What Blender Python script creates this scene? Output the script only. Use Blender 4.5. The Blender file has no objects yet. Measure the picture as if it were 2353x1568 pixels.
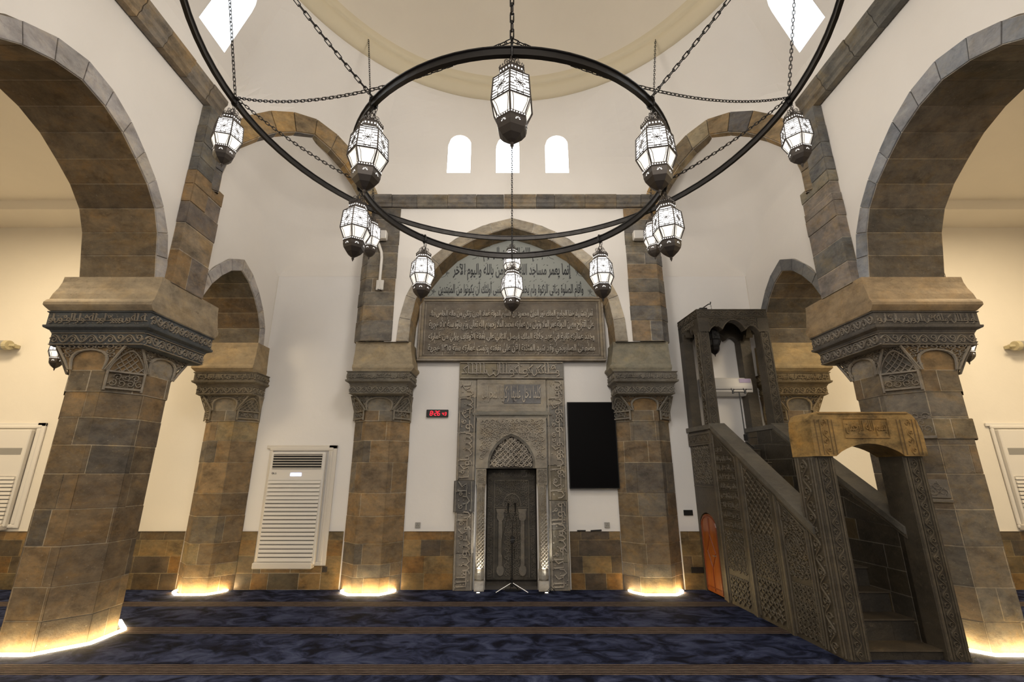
import bpy, math, random
from mathutils import Vector
from mathutils.geometry import tessellate_polygon
S = bpy.context.scene
COL = S.collection
R = math.radians
PI = math.pi

# ------------------------------------------------------------------ camera
cam = bpy.data.objects.new('camera', bpy.data.cameras.new('camera'))
COL.objects.link(cam)
cam.data.lens = 16.0
cam.data.sensor_width = 36.0
cam.location = (0, 0, 1.8)
cam.rotation_euler = (R(90 + 16.06), 0, 0)
cam.data.clip_start = 0.05
S.camera = cam
# ------------------------------------------------------------------ world + view
S.view_settings.view_transform = 'Standard'
S.view_settings.look = 'None'
S.view_settings.gamma = 1.0
S.view_settings.use_curve_mapping = False
S.view_settings.exposure = 0.55
w = bpy.data.worlds.new('world'); S.world = w; w.use_nodes = True
bg = w.node_tree.nodes['Background']
bg.inputs[0].default_value = (1.0, 0.93, 0.84, 1)
bg.inputs[1].default_value = 0.42
try:
    S.cycles.use_denoising = True
    S.cycles.max_bounces = 8
    S.cycles.diffuse_bounces = 5
    S.cycles.sample_clamp_indirect = 4.0
except Exception:
    pass
# ------------------------------------------------------------------ unseen fill lights, mihrab uplights
def lamp(name, kind, loc, power, color, size=0.1, rot=None, sizey=None, spot=None, blend=0.6):
    l = bpy.data.lights.new(name, kind); l.energy = power; l.color = color
    if kind == 'AREA':
        l.size = size
        if sizey: l.shape = 'RECTANGLE'; l.size_y = sizey
    elif kind == 'SPOT':
        l.shadow_soft_size = size; l.spot_size = R(spot or 60); l.spot_blend = blend
    else:
        l.shadow_soft_size = size
    o = bpy.data.objects.new(name, l); o.location = loc
    if rot: o.rotation_euler = rot
    COL.objects.link(o); return o
WARM = (1.0, 0.80, 0.55)
NEUT = (1.0, 0.93, 0.84)
for sx in (-1, 1):  # unseen area lights added to fill the aisles
    lamp('aisle_fill_light', 'AREA', (sx * 7.9, 5.0, 6.3), 150, (1.0, 0.80, 0.52), 1.4, (0, 0, 0))
    lamp('aisle_fill_light', 'AREA', (sx * 7.9, 1.0, 6.3), 110, (1.0, 0.80, 0.52), 1.4, (0, 0, 0))
lamp('dome_fill_light', 'POINT', (0, 3.8, 6.2), 185, NEUT, 0.6)  # unseen fill light added in place of the chandelier's glow
lamp('entrance_fill_light', 'AREA', (0, -1.8, 5.6), 190, NEUT, 2.5, (R(38), 0, 0))  # unseen light added behind the camera to brighten the bay
for x in (-0.52, 0.52):
    lamp('mihrab_uplight_beam', 'SPOT', (x, 7.74, 0.05), 60, (1.0, 0.93, 0.8), 0.01, (R(180 - 13), 0, 0), spot=30, blend=0.8)
# ================================================================== helpers
class MB:
    def __init__(s): s.v = []; s.f = []; s.c = []; s.m = []
    def add(s, vs, fs, col=(1, 1, 1), m=0):
        b = len(s.v); s.v += [tuple(p) for p in vs]
        for f in fs:
            s.f.append([b + i for i in f]); s.c.append(col); s.m.append(m)
    def quad(s, a, b, c, d, col=(1, 1, 1), m=0): s.add([a, b, c, d], [(0, 1, 2, 3)], col, m)
    def box(s, x0, x1, y0, y1, z0, z1, col=(1, 1, 1), m=0):
        s.hexa([(x0, y0, z0), (x1, y0, z0), (x1, y1, z0), (x0, y1, z0), (x0, y0, z1), (x1, y0, z1), (x1, y1, z1), (x0, y1, z1)], col, m)
    def hexa(s, p, col=(1, 1, 1), m=0):
        s.add(p, [(0, 3, 2, 1), (4, 5, 6, 7), (0, 1, 5, 4), (1, 2, 6, 5), (2, 3, 7, 6), (3, 0, 4, 7)], col, m)
    def bbox(s, x0, x1, y0, y1, z0, z1, b=0.01, col=(1, 1, 1), m=0):
        # bevelled box
        P = []
        for (zz, i) in ((z0, b), (z0 + b, 0), (z1 - b, 0), (z1, b)):
            P += [(x0 + i + (b if i == 0 else 0), y0 + i, zz), (x1 - i - (b if i == 0 else 0), y0 + i, zz), (x1 - i, y0 + i + (b if i == 0 else 0), zz), (x1 - i, y1 - i - (b if i == 0 else 0), zz),
                  (x1 - i - (b if i == 0 else 0), y1 - i, zz), (x0 + i + (b if i == 0 else 0), y1 - i, zz), (x0 + i, y1 - i - (b if i == 0 else 0), zz), (x0 + i, y0 + i + (b if i == 0 else 0), zz)]
        F = []
        for k in range(3):
            for j in range(8):
                a = k * 8 + j; c = k * 8 + (j + 1) % 8
                F.append((a, c, c + 8, a + 8))
        F.append(tuple(range(7, -1, -1))); F.append(tuple(range(24, 32)))
        s.add(P, F, col, m)
    def tube(s, pts, r, n=6, col=(1, 1, 1), m=0, closed=False, cap=True):
        pts = [Vector(p) for p in pts]; N = len(pts); rings = []
        up = Vector((0, 0, 1))
        rr = r if isinstance(r, (list, tuple)) else [r] * N
        prev = None
        for i, p in enumerate(pts):
            a = pts[(i - 1) % N] if (closed or i > 0) else pts[i]
            b = pts[(i + 1) % N] if (closed or i < N - 1) else pts[i]
            t = (b - a).normalized()
            if prev is None:
                q = up if abs(t.z) < 0.9 else Vector((1, 0, 0))
                x = t.cross(q).normalized()
            else:
                x = (prev - t * prev.dot(t)).normalized()
            prev = x; y = t.cross(x)
            rings.append([p + (x * math.cos(2 * PI * k / n) + y * math.sin(2 * PI * k / n)) * rr[i] for k in range(n)])
        V = [v for g in rings for v in g]; F = []
        for i in range(N if closed else N - 1):
            j = (i + 1) % N
            for k in range(n):
                F.append((i * n + k, i * n + (k + 1) % n, j * n + (k + 1) % n, j * n + k))
        if cap and not closed:
            F.append(tuple(range(n - 1, -1, -1))); F.append(tuple((N - 1) * n + k for k in range(n)))
        s.add(V, F, col, m)
    def lathe(s, prof, cx=0, cy=0, n=16, col=(1, 1, 1), m=0, ang0=0, z0=0):
        V = []; F = []
        for (r, z) in prof:
            for k in range(n):
                a = ang0 + 2 * PI * k / n
                V.append((cx + r * math.cos(a), cy + r * math.sin(a), z0 + z))
        for i in range(len(prof) - 1):
            for k in range(n):
                F.append((i * n + k, i * n + (k + 1) % n, (i + 1) * n + (k + 1) % n, (i + 1) * n + k))
        F.append(tuple(range(n - 1, -1, -1))); F.append(tuple((len(prof) - 1) * n + k for k in range(n)))
        s.add(V, F, col, m)
    def poly(s, loops, fn, col=(1, 1, 1), m=0):
        # planar polygon with holes; fn maps 2-D to 3-D
        L = [[Vector((p[0], p[1], 0)) for p in l] for l in loops]
        T = tessellate_polygon(L)
        P = [fn(p[0], p[1]) for l in loops for p in l]
        s.add(P, [tuple(t) for t in T], col, m)
    def prism(s, loop, fn, d0, d1, col=(1, 1, 1), m=0):
        # closed solid: loop extruded between depths d0 and d1; fn(u, v, d)
        n = len(loop)
        T = tessellate_polygon([[Vector((p[0], p[1], 0)) for p in loop]])
        V = [fn(p[0], p[1], d0) for p in loop] + [fn(p[0], p[1], d1) for p in loop]
        F = [tuple(t) for t in T] + [tuple(n + i for i in reversed(t)) for t in T]
        F += [(i, (i + 1) % n, n + (i + 1) % n, n + i) for i in range(n)]
        s.add(V, F, col, m)
    def build(s, name, mats, parent=None, smooth=False):
        me = bpy.data.meshes.new(name); me.from_pydata(s.v, [], s.f); me.update()
        if not isinstance(mats, (list, tuple)): mats = [mats]
        for k in mats: me.materials.append(k)
        if len(mats) > 1: me.polygons.foreach_set('material_index', s.m)
        at = me.color_attributes.new('tint', 'FLOAT_COLOR', 'CORNER')
        buf = []
        for f, c in zip(s.f, s.c): buf += [c[0], c[1], c[2], 1.0] * len(f)
        if len(buf) == 4 * len(at.data): at.data.foreach_set('color', buf)
        if smooth: me.polygons.foreach_set('use_smooth', [True] * len(me.polygons))
        o = bpy.data.objects.new(name, me); COL.objects.link(o)
        if parent: o.parent = parent
        return o
def fixn(o):
    import bmesh
    bm = bmesh.new(); bm.from_mesh(o.data); bmesh.ops.recalc_face_normals(bm, faces=bm.faces); bm.to_mesh(o.data); bm.free(); return o
def tag(o, label=None, cat=None, group=None, kind=None):
    if label: o['label'] = label
    if cat: o['category'] = cat
    if group: o['group'] = group
    if kind: o['kind'] = kind
    return o
def thing(name, label, cat, loc=(0, 0, 0), group=None):
    o = bpy.data.objects.new(name, None); COL.objects.link(o); o.location = loc
    o.empty_display_size = 0.1
    T = tag(o, label, cat, group); return T
def struct(o): o['kind'] = 'structure'; return o
def copy_tree(o, parent=None):
    c = o.copy(); COL.objects.link(c); c.parent = parent
    for ch in [x for x in bpy.data.objects if x.parent == o]: copy_tree(ch, c)
    return c
def mirror_pt(p): return (-p[0], p[1], p[2])
def settle(root):
    # parts are modelled in room coordinates: bring their meshes to the frame of the root at its base
    from mathutils import Matrix
    mt = Matrix.Translation(-Vector(root.location))
    for ch in root.children:
        if ch.type == 'MESH': ch.data.transform(mt)
        for g in ch.children:
            if g.type == 'MESH': g.data.transform(mt)
# ------------------------------------------------------------------ materials
def nodes(name):
    m = bpy.data.materials.new(name); m.use_nodes = True
    nt = m.node_tree; return m, nt, nt.nodes['Principled BSDF'], nt.nodes, nt.links
def simple(name, col, rough=0.5, metal=0.0, spec=0.5):
    m, nt, b, N, L = nodes(name)
    b.inputs['Base Color'].default_value = (*col, 1); b.inputs['Roughness'].default_value = rough
    b.inputs['Metallic'].default_value = metal; b.inputs['Specular IOR Level'].default_value = spec
    return m
def emis(name, col, st):
    m, nt, b, N, L = nodes(name)
    b.inputs['Base Color'].default_value = (*col, 1)
    b.inputs['Emission Color'].default_value = (*col, 1); b.inputs['Emission Strength'].default_value = st
    return m
def noise(N, L, vec, scale, detail=4, rough=0.6, dist=0.0):
    n = N.new('ShaderNodeTexNoise'); n.inputs['Scale'].default_value = scale; n.inputs['Detail'].default_value = detail
    n.inputs['Roughness'].default_value = rough; n.inputs['Distortion'].default_value = dist
    L.new(vec, n.inputs['Vector']); return n
def ramp(N, L, src, stops):
    r = N.new('ShaderNodeValToRGB'); e = r.color_ramp.elements
    while len(e) < len(stops): e.new(0.5)
    for k, (p, c) in enumerate(stops):
        e[k].position = p; e[k].color = (*c, 1) if len(c) == 3 else c
    L.new(src, r.inputs[0]); return r
def mixc(N, L, kind, fac, a, b):
    x = N.new('ShaderNodeMix'); x.data_type = 'RGBA'; x.blend_type = kind
    if isinstance(fac, float): x.inputs[0].default_value = fac
    else: L.new(fac, x.inputs[0])
    for sck, val in ((x.inputs[6], a), (x.inputs[7], b)):
        if isinstance(val, tuple): sck.default_value = (*val, 1)
        else: L.new(val, sck)
    return x.outputs[2]
def stone(name, rough=0.75, bump=0.35, amp=0.55, spec=0.3, speck=0.5, bscale=22, hue=0.8):
    m, nt, b, N, L = nodes(name)
    tc = N.new('ShaderNodeTexCoord'); at = N.new('ShaderNodeAttribute'); at.attribute_name = 'tint'
    mp = N.new('ShaderNodeMapping'); mp.inputs['Scale'].default_value = (1, 1, 1.6); L.new(tc.outputs['Object'], mp.inputs[0])
    n1 = noise(N, L, mp.outputs[0], 4.2, 9, 0.72, 0.15)
    r1 = ramp(N, L, n1.outputs[0], [(0.28, (1 - amp,) * 3), (0.5, (1, 1, 1)), (0.75, (1 + amp * 0.8, 1 + amp * 0.75, 1 + amp * 0.6))])
    c = mixc(N, L, 'MULTIPLY', 1.0, at.outputs['Color'], r1.outputs[0])
    nh = noise(N, L, mp.outputs[0], 3.0, 8, 0.75, 0.4)
    rh = ramp(N, L, nh.outputs[0], [(0.36, (0.80, 0.86, 0.95)), (0.5, (1, 1, 1)), (0.62, (1.20, 1.06, 0.80))])
    c = mixc(N, L, 'MULTIPLY', hue, c, rh.outputs[0])
    np_ = noise(N, L, mp.outputs[0], 9.0, 10, 0.82, 0.6)
    rp = ramp(N, L, np_.outputs[0], [(0.56, (0, 0, 0)), (0.72, (0.75, 0.75, 0.75))])
    cp_ = mixc(N, L, 'ADD', 1.0, c, (0.13, 0.105, 0.07))
    c = mixc(N, L, 'MIX', rp.outputs[0], c, cp_)
    n2 = noise(N, L, mp.outputs[0], 1.3, 5, 0.7, 1.0)
    r2 = ramp(N, L, n2.outputs[0], [(0.42, (0, 0, 0)), (0.62, (1, 1, 1))])
    c2 = mixc(N, L, 'MULTIPLY', 1.0, c, (0.74, 0.735, 0.74))
    c = mixc(N, L, 'MIX', r2.outputs[0], c, c2)
    n3 = noise(N, L, tc.outputs['Object'], 38, 3, 0.6)
    r3 = ramp(N, L, n3.outputs[0], [(0.66, (0, 0, 0)), (0.76, (1, 1, 1))])
    f3 = N.new('ShaderNodeMath'); f3.operation = 'MULTIPLY'; f3.inputs[1].default_value = speck; L.new(r3.outputs[0], f3.inputs[0])
    c = mixc(N, L, 'MIX', f3.outputs[0], c, (0.42, 0.37, 0.29))
    n5 = noise(N, L, mp.outputs[0], 7.5, 10, 0.8, 0.5)
    r5 = ramp(N, L, n5.outputs[0], [(0.30, (0.45, 0.42, 0.4)), (0.43, (1, 1, 1))])
    c = mixc(N, L, 'MULTIPLY', 0.8, c, r5.outputs[0])
    L.new(c, b.inputs['Base Color'])
    b.inputs['Roughness'].default_value = rough; b.inputs['Specular IOR Level'].default_value = spec
    n4 = noise(N, L, tc.outputs['Object'], bscale, 8, 0.7)
    bp = N.new('ShaderNodeBump'); bp.inputs['Strength'].default_value = bump; bp.inputs['Distance'].default_value = 0.02
    L.new(n4.outputs[0], bp.inputs['Height']); L.new(bp.outputs[0], b.inputs['Normal'])
    return m
M = {}
M['stone'] = stone('weathered_stone')
M['block'] = stone('dressed_stone', 0.7, 0.3, 0.4, 0.3, 0.5, 22, 0.4)
M['dado'] = stone('polished_dado_stone', 0.32, 0.12, 0.65, 0.5, 0.2)
M['minbar'] = stone('dark_carved_stone', 0.45, 0.4, 0.4, 0.5, 0.06, 34, 0.3)
M['mihrab'] = stone('grey_carved_stone', 0.75, 0.4, 0.3, 0.25, 0.3, 40, 0.3)
def plaster(name, col, bump=0.06):
    m, nt, b, N, L = nodes(name)
    tc = N.new('ShaderNodeTexCoord')
    n1 = noise(N, L, tc.outputs['Object'], 0.8, 4, 0.6)
    r1 = ramp(N, L, n1.outputs[0], [(0.3, tuple(c * 0.95 for c in col)), (0.7, col)])
    L.new(r1.outputs[0], b.inputs['Base Color']); b.inputs['Roughness'].default_value = 0.85
    b.inputs['Specular IOR Level'].default_value = 0.2
    n2 = noise(N, L, tc.outputs['Object'], 7, 5, 0.6)
    bp = N.new('ShaderNodeBump'); bp.inputs['Strength'].default_value = bump; bp.inputs['Distance'].default_value = 0.05
    L.new(n2.outputs[0], bp.inputs['Height']); L.new(bp.outputs[0], b.inputs['Normal'])
    return m
M['plaster'] = plaster('white_plaster', (0.80, 0.765, 0.72))
M['dome'] = plaster('cream_dome_plaster', (0.74, 0.68, 0.58))
M['cream'] = plaster('yellow_cream_moulding', (0.66, 0.58, 0.42))
M['aisle'] = plaster('warm_aisle_plaster', (0.80, 0.75, 0.66))
M['lunette'] = simple('grey_painted_plaster', (0.30, 0.315, 0.29), 0.6)
M['ink'] = simple('black_lettering', (0.012, 0.014, 0.018), 0.5)
M['iron'] = simple('black_iron', (0.018, 0.016, 0.015), 0.38, 0.6)
M['bronze'] = simple('dark_bronze', (0.055, 0.045, 0.038), 0.5, 0.4)
M['white'] = simple('white_plastic', (0.74, 0.71, 0.66), 0.4)
M['offwhite'] = simple('offwhite_frame', (0.66, 0.62, 0.56), 0.5)
M['slot'] = simple('dark_slot', (0.01, 0.01, 0.01), 0.8)
M['black'] = simple('black_plastic', (0.008, 0.008, 0.008), 0.4)
M['screen'] = simple('black_screen', (0.0015, 0.0012, 0.0015), 0.35, 0, 0.08)
M['grey'] = simple('grey_plastic', (0.30, 0.29, 0.27), 0.5)
M['chrome'] = simple('steel', (0.6, 0.6, 0.58), 0.3, 0.9)
M['red_led'] = emis('red_led', (1.0, 0.01, 0.03), 1.5)
M['blue_led'] = emis('blue_white_display', (0.5, 0.6, 1.0), 2.2)
M['strip'] = emis('warm_led_strip', (1.0, 0.76, 0.40), 34.0)
M['sky_pane'] = emis('bright_sky_glass', (0.84, 0.92, 1.0), 2.6)
M['uplight'] = emis('uplight_lens', (1.0, 0.95, 0.85), 8.0)
M['glass'] = emis('lit_frosted_glass', (1.0, 0.98, 0.95), 1.25)
M['glass_off'] = simple('dark_lantern_glass', (0.05, 0.05, 0.05), 0.2)
M['bulb'] = emis('bulb_glass', (1.0, 0.90, 0.72), 1.0)
def wood():
    m, nt, b, N, L = nodes('orange_varnished_wood')
    tc = N.new('ShaderNodeTexCoord'); mp = N.new('ShaderNodeMapping'); mp.inputs['Scale'].default_value = (9, 9, 0.9)
    L.new(tc.outputs['Object'], mp.inputs[0]); n = noise(N, L, mp.outputs[0], 3, 6, 0.6, 0.5)
    r = ramp(N, L, n.outputs[0], [(0.3, (0.14, 0.038, 0.007)), (0.7, (0.27, 0.080, 0.013))])
    L.new(r.outputs[0], b.inputs['Base Color']); b.inputs['Roughness'].default_value = 0.3
    return m
M['wood'] = wood()
M['wood_dark'] = simple('dark_wood_moulding', (0.16, 0.035, 0.008), 0.35)
def carpet():
    m, nt, b, N, L = nodes('navy_striped_carpet')
    tc = N.new('ShaderNodeTexCoord')
    mp = N.new('ShaderNodeMapping'); mp.inputs['Scale'].default_value = (1.0, 1.5, 1); mp.inputs['Rotation'].default_value = (0, 0, 0.5)
    L.new(tc.outputs['Object'], mp.inputs[0])
    n1 = noise(N, L, mp.outputs[0], 3.2, 7, 0.62, 0.9)
    r1 = ramp(N, L, n1.outputs[0], [(0.38, (0.005, 0.006, 0.014)), (0.46, (0.014, 0.018, 0.042)), (0.54, (0.030, 0.038, 0.082)), (0.68, (0.060, 0.073, 0.135))])
    sp = N.new('ShaderNodeSeparateXYZ'); L.new(tc.outputs['Object'], sp.inputs[0])
    def math_(op, a, bb):
        x = N.new('ShaderNodeMath'); x.operation = op
        for k, q in enumerate((a, bb)):
            if q is None: continue
            if isinstance(q, (int, float)): x.inputs[k].default_value = q
            else: L.new(q, x.inputs[k])
        return x.outputs[0]
    wob = noise(N, L, tc.outputs['Object'], 6, 2, 0.5)
    wv = math_('MULTIPLY', math_('SUBTRACT', wob.outputs[0], 0.5), 0.02)
    y = math_('ADD', sp.outputs[1], wv)
    # stripe bands every 1.10 m, 0.23 m wide
    ph = math_('MODULO', math_('ADD', y, 11.0 - 4.80), 1.105)   # band starts at y = 4.80 (mod 1.105)
    band = math_('LESS_THAN', ph, 0.245)
    ln = math_('MODULO', ph, 0.035)
    line = math_('LESS_THAN', math_('ABSOLUTE', math_('SUBTRACT', ln, 0.0175), None), 0.0062)
    sc = mixc(N, L, 'MIX', line, (0.010, 0.008, 0.012), (0.25, 0.19, 0.15))
    n2 = noise(N, L, tc.outputs['Object'], 9, 3, 0.6)
    sc = mixc(N, L, 'MULTIPLY', 0.6, sc, ramp(N, L, n2.outputs[0], [(0.3, (0.5, 0.45, 0.45)), (0.6, (1, 1, 1))]).outputs[0])
    c = mixc(N, L, 'MIX', band, r1.outputs[0], sc)
    L.new(c, b.inputs['Base Color']); b.inputs['Roughness'].default_value = 0.95; b.inputs['Specular IOR Level'].default_value = 0.1
    n3 = noise(N, L, tc.outputs['Object'], 120, 3, 0.6)
    bp = N.new('ShaderNodeBump'); bp.inputs['Strength'].default_value = 0.5; bp.inputs['Distance'].default_value = 0.01
    L.new(n3.outputs[0], bp.inputs['Height']); L.new(bp.outputs[0], b.inputs['Normal'])
    return m
M['carpet'] = carpet()
# palettes (reflectance of the stones)
OCHRE = (0.29, 0.195, 0.10); BROWN = (0.215, 0.155, 0.095); GREY = (0.195, 0.172, 0.138); DARK = (0.115, 0.104, 0.088)
TAN = (0.32, 0.25, 0.165); PALE = (0.42, 0.37, 0.30); LGREY = (0.26, 0.25, 0.235)
PIERP = [BROWN, BROWN, OCHRE, GREY, TAN, BROWN, DARK, (0.20, 0.15, 0.10)]
MORT = (0.46, 0.40, 0.31)
def vary(rnd, c, a=0.16):
    k = 1 + rnd.uniform(-a, a); return tuple(max(0.01, x * k) for x in c)
# ------------------------------------------------------------------ stone block on four corners
def blockq(mb, a, b, c, d, col, out=0.006, g=(0.004,) * 4, dep=0.004, mort=MORT, nrm=None):
    # a,b,c,d: left-bottom, right-bottom, right-top, left-top seen from outside; g: gaps left,right,bottom,top
    a, b, c, d = (Vector(p) for p in (a, b, c, d))
    n = nrm if nrm is not None else ((b - a).cross(d - a) + (c - b).cross(c - d)).normalized() if False else (b - a).cross(d - a).normalized()
    wv = (b - a); hv = (d - a); W = max(wv.length, 1e-4); Hh = max(hv.length, 1e-4)
    def P(u, v): return a.lerp(b, u).lerp(d.lerp(c, u), v)
    u0, u1, v0, v1 = g[0] / W, 1 - g[1] / W, g[2] / Hh, 1 - g[3] / Hh
    f = [P(u0, v0), P(u1, v0), P(u1, v1), P(u0, v1)]
    be = 0.004
    ub, vb = be / W, be / Hh
    t = [P(u0 + (ub if g[0] else 0), v0 + vb) + n * out, P(u1 - (ub if g[1] else 0), v0 + vb) + n * out, P(u1 - (ub if g[1] else 0), v1 - vb) + n * out, P(u0 + (ub if g[0] else 0), v1 - vb) + n * out]
    lo = [p - n * dep for p in f]; md = [p + n * (out - be) for p in f]
    mb.add(lo + md + t, [(0, 1, 5, 4), (1, 2, 6, 5), (2, 3, 7, 6), (3, 0, 4, 7), (4, 5, 9, 8), (5, 6, 10, 9), (6, 7, 11, 10), (7, 4, 8, 11), (8, 9, 10, 11)], col)
    mb.add([p - n * 0.0005 for p in (a, b, c, d)], [(0, 1, 2, 3)], mort)
def ashlar(mb, path, zs, pal, seed, bw=0.45, closed=False, outv=0.008, zfn=None, ptfn=None, dep=0.004, mort=MORT, gap=0.004, soft=0.0):
    """courses of stone blocks wrapped on a plan polyline (outside on the right of travel)"""
    rnd = random.Random(seed)
    pts = [Vector((p[0], p[1], 0)) for p in path]
    if closed: pts = pts + [pts[0]]
    seg = [(pts[i + 1] - pts[i]).length for i in range(len(pts) - 1)]
    cum = [0]
    for q in seg: cum.append(cum[-1] + q)
    T = cum[-1]
    def at(s):
        for i in range(len(seg)):
            if s <= cum[i + 1] + 1e-9:
                return pts[i].lerp(pts[i + 1], 0 if seg[i] == 0 else (s - cum[i]) / seg[i])
        return pts[-1]
    for k in range(len(zs) - 1):
        z0, z1 = zs[k], zs[k + 1]
        js = [0.0]; s = rnd.uniform(0.3, 1.0) * bw
        while s < T - 0.35 * bw:
            js.append(s); s += bw * rnd.uniform(0.7, 1.4)
        js.append(T)
        for i in range(len(js) - 1):
            col = rnd.choice(pal); mean = [sum(p_[i_] for p_ in pal) / len(pal) for i_ in range(3)]
            col = vary(rnd, tuple(c_ * (1 - soft) + m_ * soft for c_, m_ in zip(col, mean)), 0.10); out = rnd.uniform(0, outv)
            br = [js[i]] + [c for c in cum if js[i] + 1e-4 < c < js[i + 1] - 1e-4] + [js[i + 1]]
            for q in range(len(br) - 1):
                A = at(br[q]); B = at(br[q + 1])
                if (B - A).length < 1e-4: continue
                gl = gap if q == 0 else 0; gr = gap if q == len(br) - 2 else 0
                p = [(A.x, A.y, z0), (B.x, B.y, z0), (B.x, B.y, z1), (A.x, A.y, z1)]
                if ptfn: p = [ptfn(*x) for x in p]
                blockq(mb, p[0], p[1], p[2], p[3], col, out, (gl, gr, gap, gap), dep, mort)
def oct_path(cx, cy, a, ch):
    # closed, outside on the right when travelling... order gives outward normals with blockq
    return [(cx - a + ch, cy - a), (cx + a - ch, cy - a), (cx + a, cy - a + ch), (cx + a, cy + a - ch), (cx + a - ch, cy + a), (cx - a + ch, cy + a), (cx - a, cy + a - ch), (cx - a, cy - a + ch)]
def eng_path(cx, yf, a, ch, yb=8.0):
    return [(cx - a, yb), (cx - a, yf + ch), (cx - a + ch, yf), (cx + a - ch, yf), (cx + a, yf + ch), (cx + a, yb)]
def rect_sweep(mb, x0, x1, y0, y1, prof, f=(1, 1, 1, 1), col=(1, 1, 1), back=True):
    rows = []
    for (o, z) in prof:
        rows.append([(x0 - o * f[0], y0 - o * f[2], z), (x1 + o * f[1], y0 - o * f[2], z), (x1 + o * f[1], y1 + o * f[3], z), (x0 - o * f[0], y1 + o * f[3], z)])
    V = [p for r in rows for p in r]; F = []
    for i in range(len(rows) - 1):
        for k in range(4):
            if k == 2 and not back: continue
            F.append((i * 4 + k, i * 4 + (k + 1) % 4, (i + 1) * 4 + (k + 1) % 4, (i + 1) * 4 + k))
    F.append((3, 2, 1, 0)); n = (len(rows) - 1) * 4; F.append((n, n + 1, n + 2, n + 3))
    mb.add(V, F, col)
# ------------------------------------------------------------------ carving generators (real relief)
def frame3(O, U, V):
    O, U, V = Vector(O), Vector(U).normalized(), Vector(V).normalized(); Nn = U.cross(V)
    return lambda u, v, n=0.0: O + U * u + V * v + Nn * n
def rib(mb, pts, wd, h, fr, col=(1, 1, 1), closed=False):
    n = len(pts)
    if n < 2: return
    V = []
    for i, p in enumerate(pts):
        a = pts[(i - 1) % n] if (closed or i > 0) else p
        b = pts[(i + 1) % n] if (closed or i < n - 1) else p
        dx, dy = b[0] - a[0], b[1] - a[1]; l = math.hypot(dx, dy) or 1
        px, py = -dy / l * wd / 2, dx / l * wd / 2
        V += [fr(p[0] + px, p[1] + py, -0.002), fr(p[0] + px * 0.55, p[1] + py * 0.55, h), fr(p[0] - px * 0.55, p[1] - py * 0.55, h), fr(p[0] - px, p[1] - py, -0.002)]
    F = []
    for i in range(n if closed else n - 1):
        j = (i + 1) % n
        for k in range(3): F.append((i * 4 + k, i * 4 + k + 1, j * 4 + k + 1, j * 4 + k))
    if not closed: F += [(0, 1, 2, 3), tuple((n - 1) * 4 + k for k in (3, 2, 1, 0))]
    mb.add(V, F, col)
def spiral(cx, cy, r0, r1, a0, turns, n=12, hand=1):
    return [(cx + (r0 + (r1 - r0) * i / n) * math.cos(a0 + hand * turns * 2 * PI * i / n), cy + (r0 + (r1 - r0) * i / n) * math.sin(a0 + hand * turns * 2 * PI * i / n)) for i in range(n + 1)]
def leaf(mb, cx, cy, a, l, wd, h, fr, col):
    c, s = math.cos(a), math.sin(a)
    q = [(0, 0), (l * 0.5, wd / 2), (l, 0), (l * 0.5, -wd / 2)]
    b = [fr(cx + x * c - y * s, cy + x * s + y * c, -0.002) for x, y in q]
    t = fr(cx + l * 0.5 * c, cy + l * 0.5 * s, h)
    mb.add(b + [t], [(0, 4, 1), (1, 4, 2), (2, 4, 3), (3, 4, 0)], col)
def scroll_band(mb, L, H, fr, h=0.012, col=(1, 1, 1), seed=0, border=True, dens=1.0):
    rnd = random.Random(seed); wd = H * 0.10
    if border:
        for v in (H * 0.03, H * 0.97): rib(mb, [(0, v), (L, v)], H * 0.08, h, fr, col)
    lam = H * 1.7 / dens; n = max(1, int(round(L / lam))); lam = L / n
    m = n * 12
    rib(mb, [(L * i / m, H * 0.5 + H * 0.30 * math.sin(2 * PI * n * i / m)) for i in range(m + 1)], wd, h, fr, col)
    for k in range(2 * n):
        cx = (k + 0.5) * lam / 2; sg = 1 if k % 2 == 0 else -1
        cy = H * 0.5 - sg * H * 0.10
        rib(mb, spiral(cx, cy, H * 0.27, H * 0.06, PI / 2 * sg + 0.4, 1.15, 10, -sg), wd * 0.85, h, fr, col)
        for q in range(3):
            a = rnd.uniform(0, 2 * PI); leaf(mb, cx + math.cos(a) * H * 0.15, cy + math.sin(a) * H * 0.15, a, H * 0.2, H * 0.12, h, fr, col)
        leaf(mb, cx + lam * 0.22, H * (0.5 + 0.33 * sg), rnd.uniform(-1, 1), H * 0.22, H * 0.14, h, fr, col)
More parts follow.
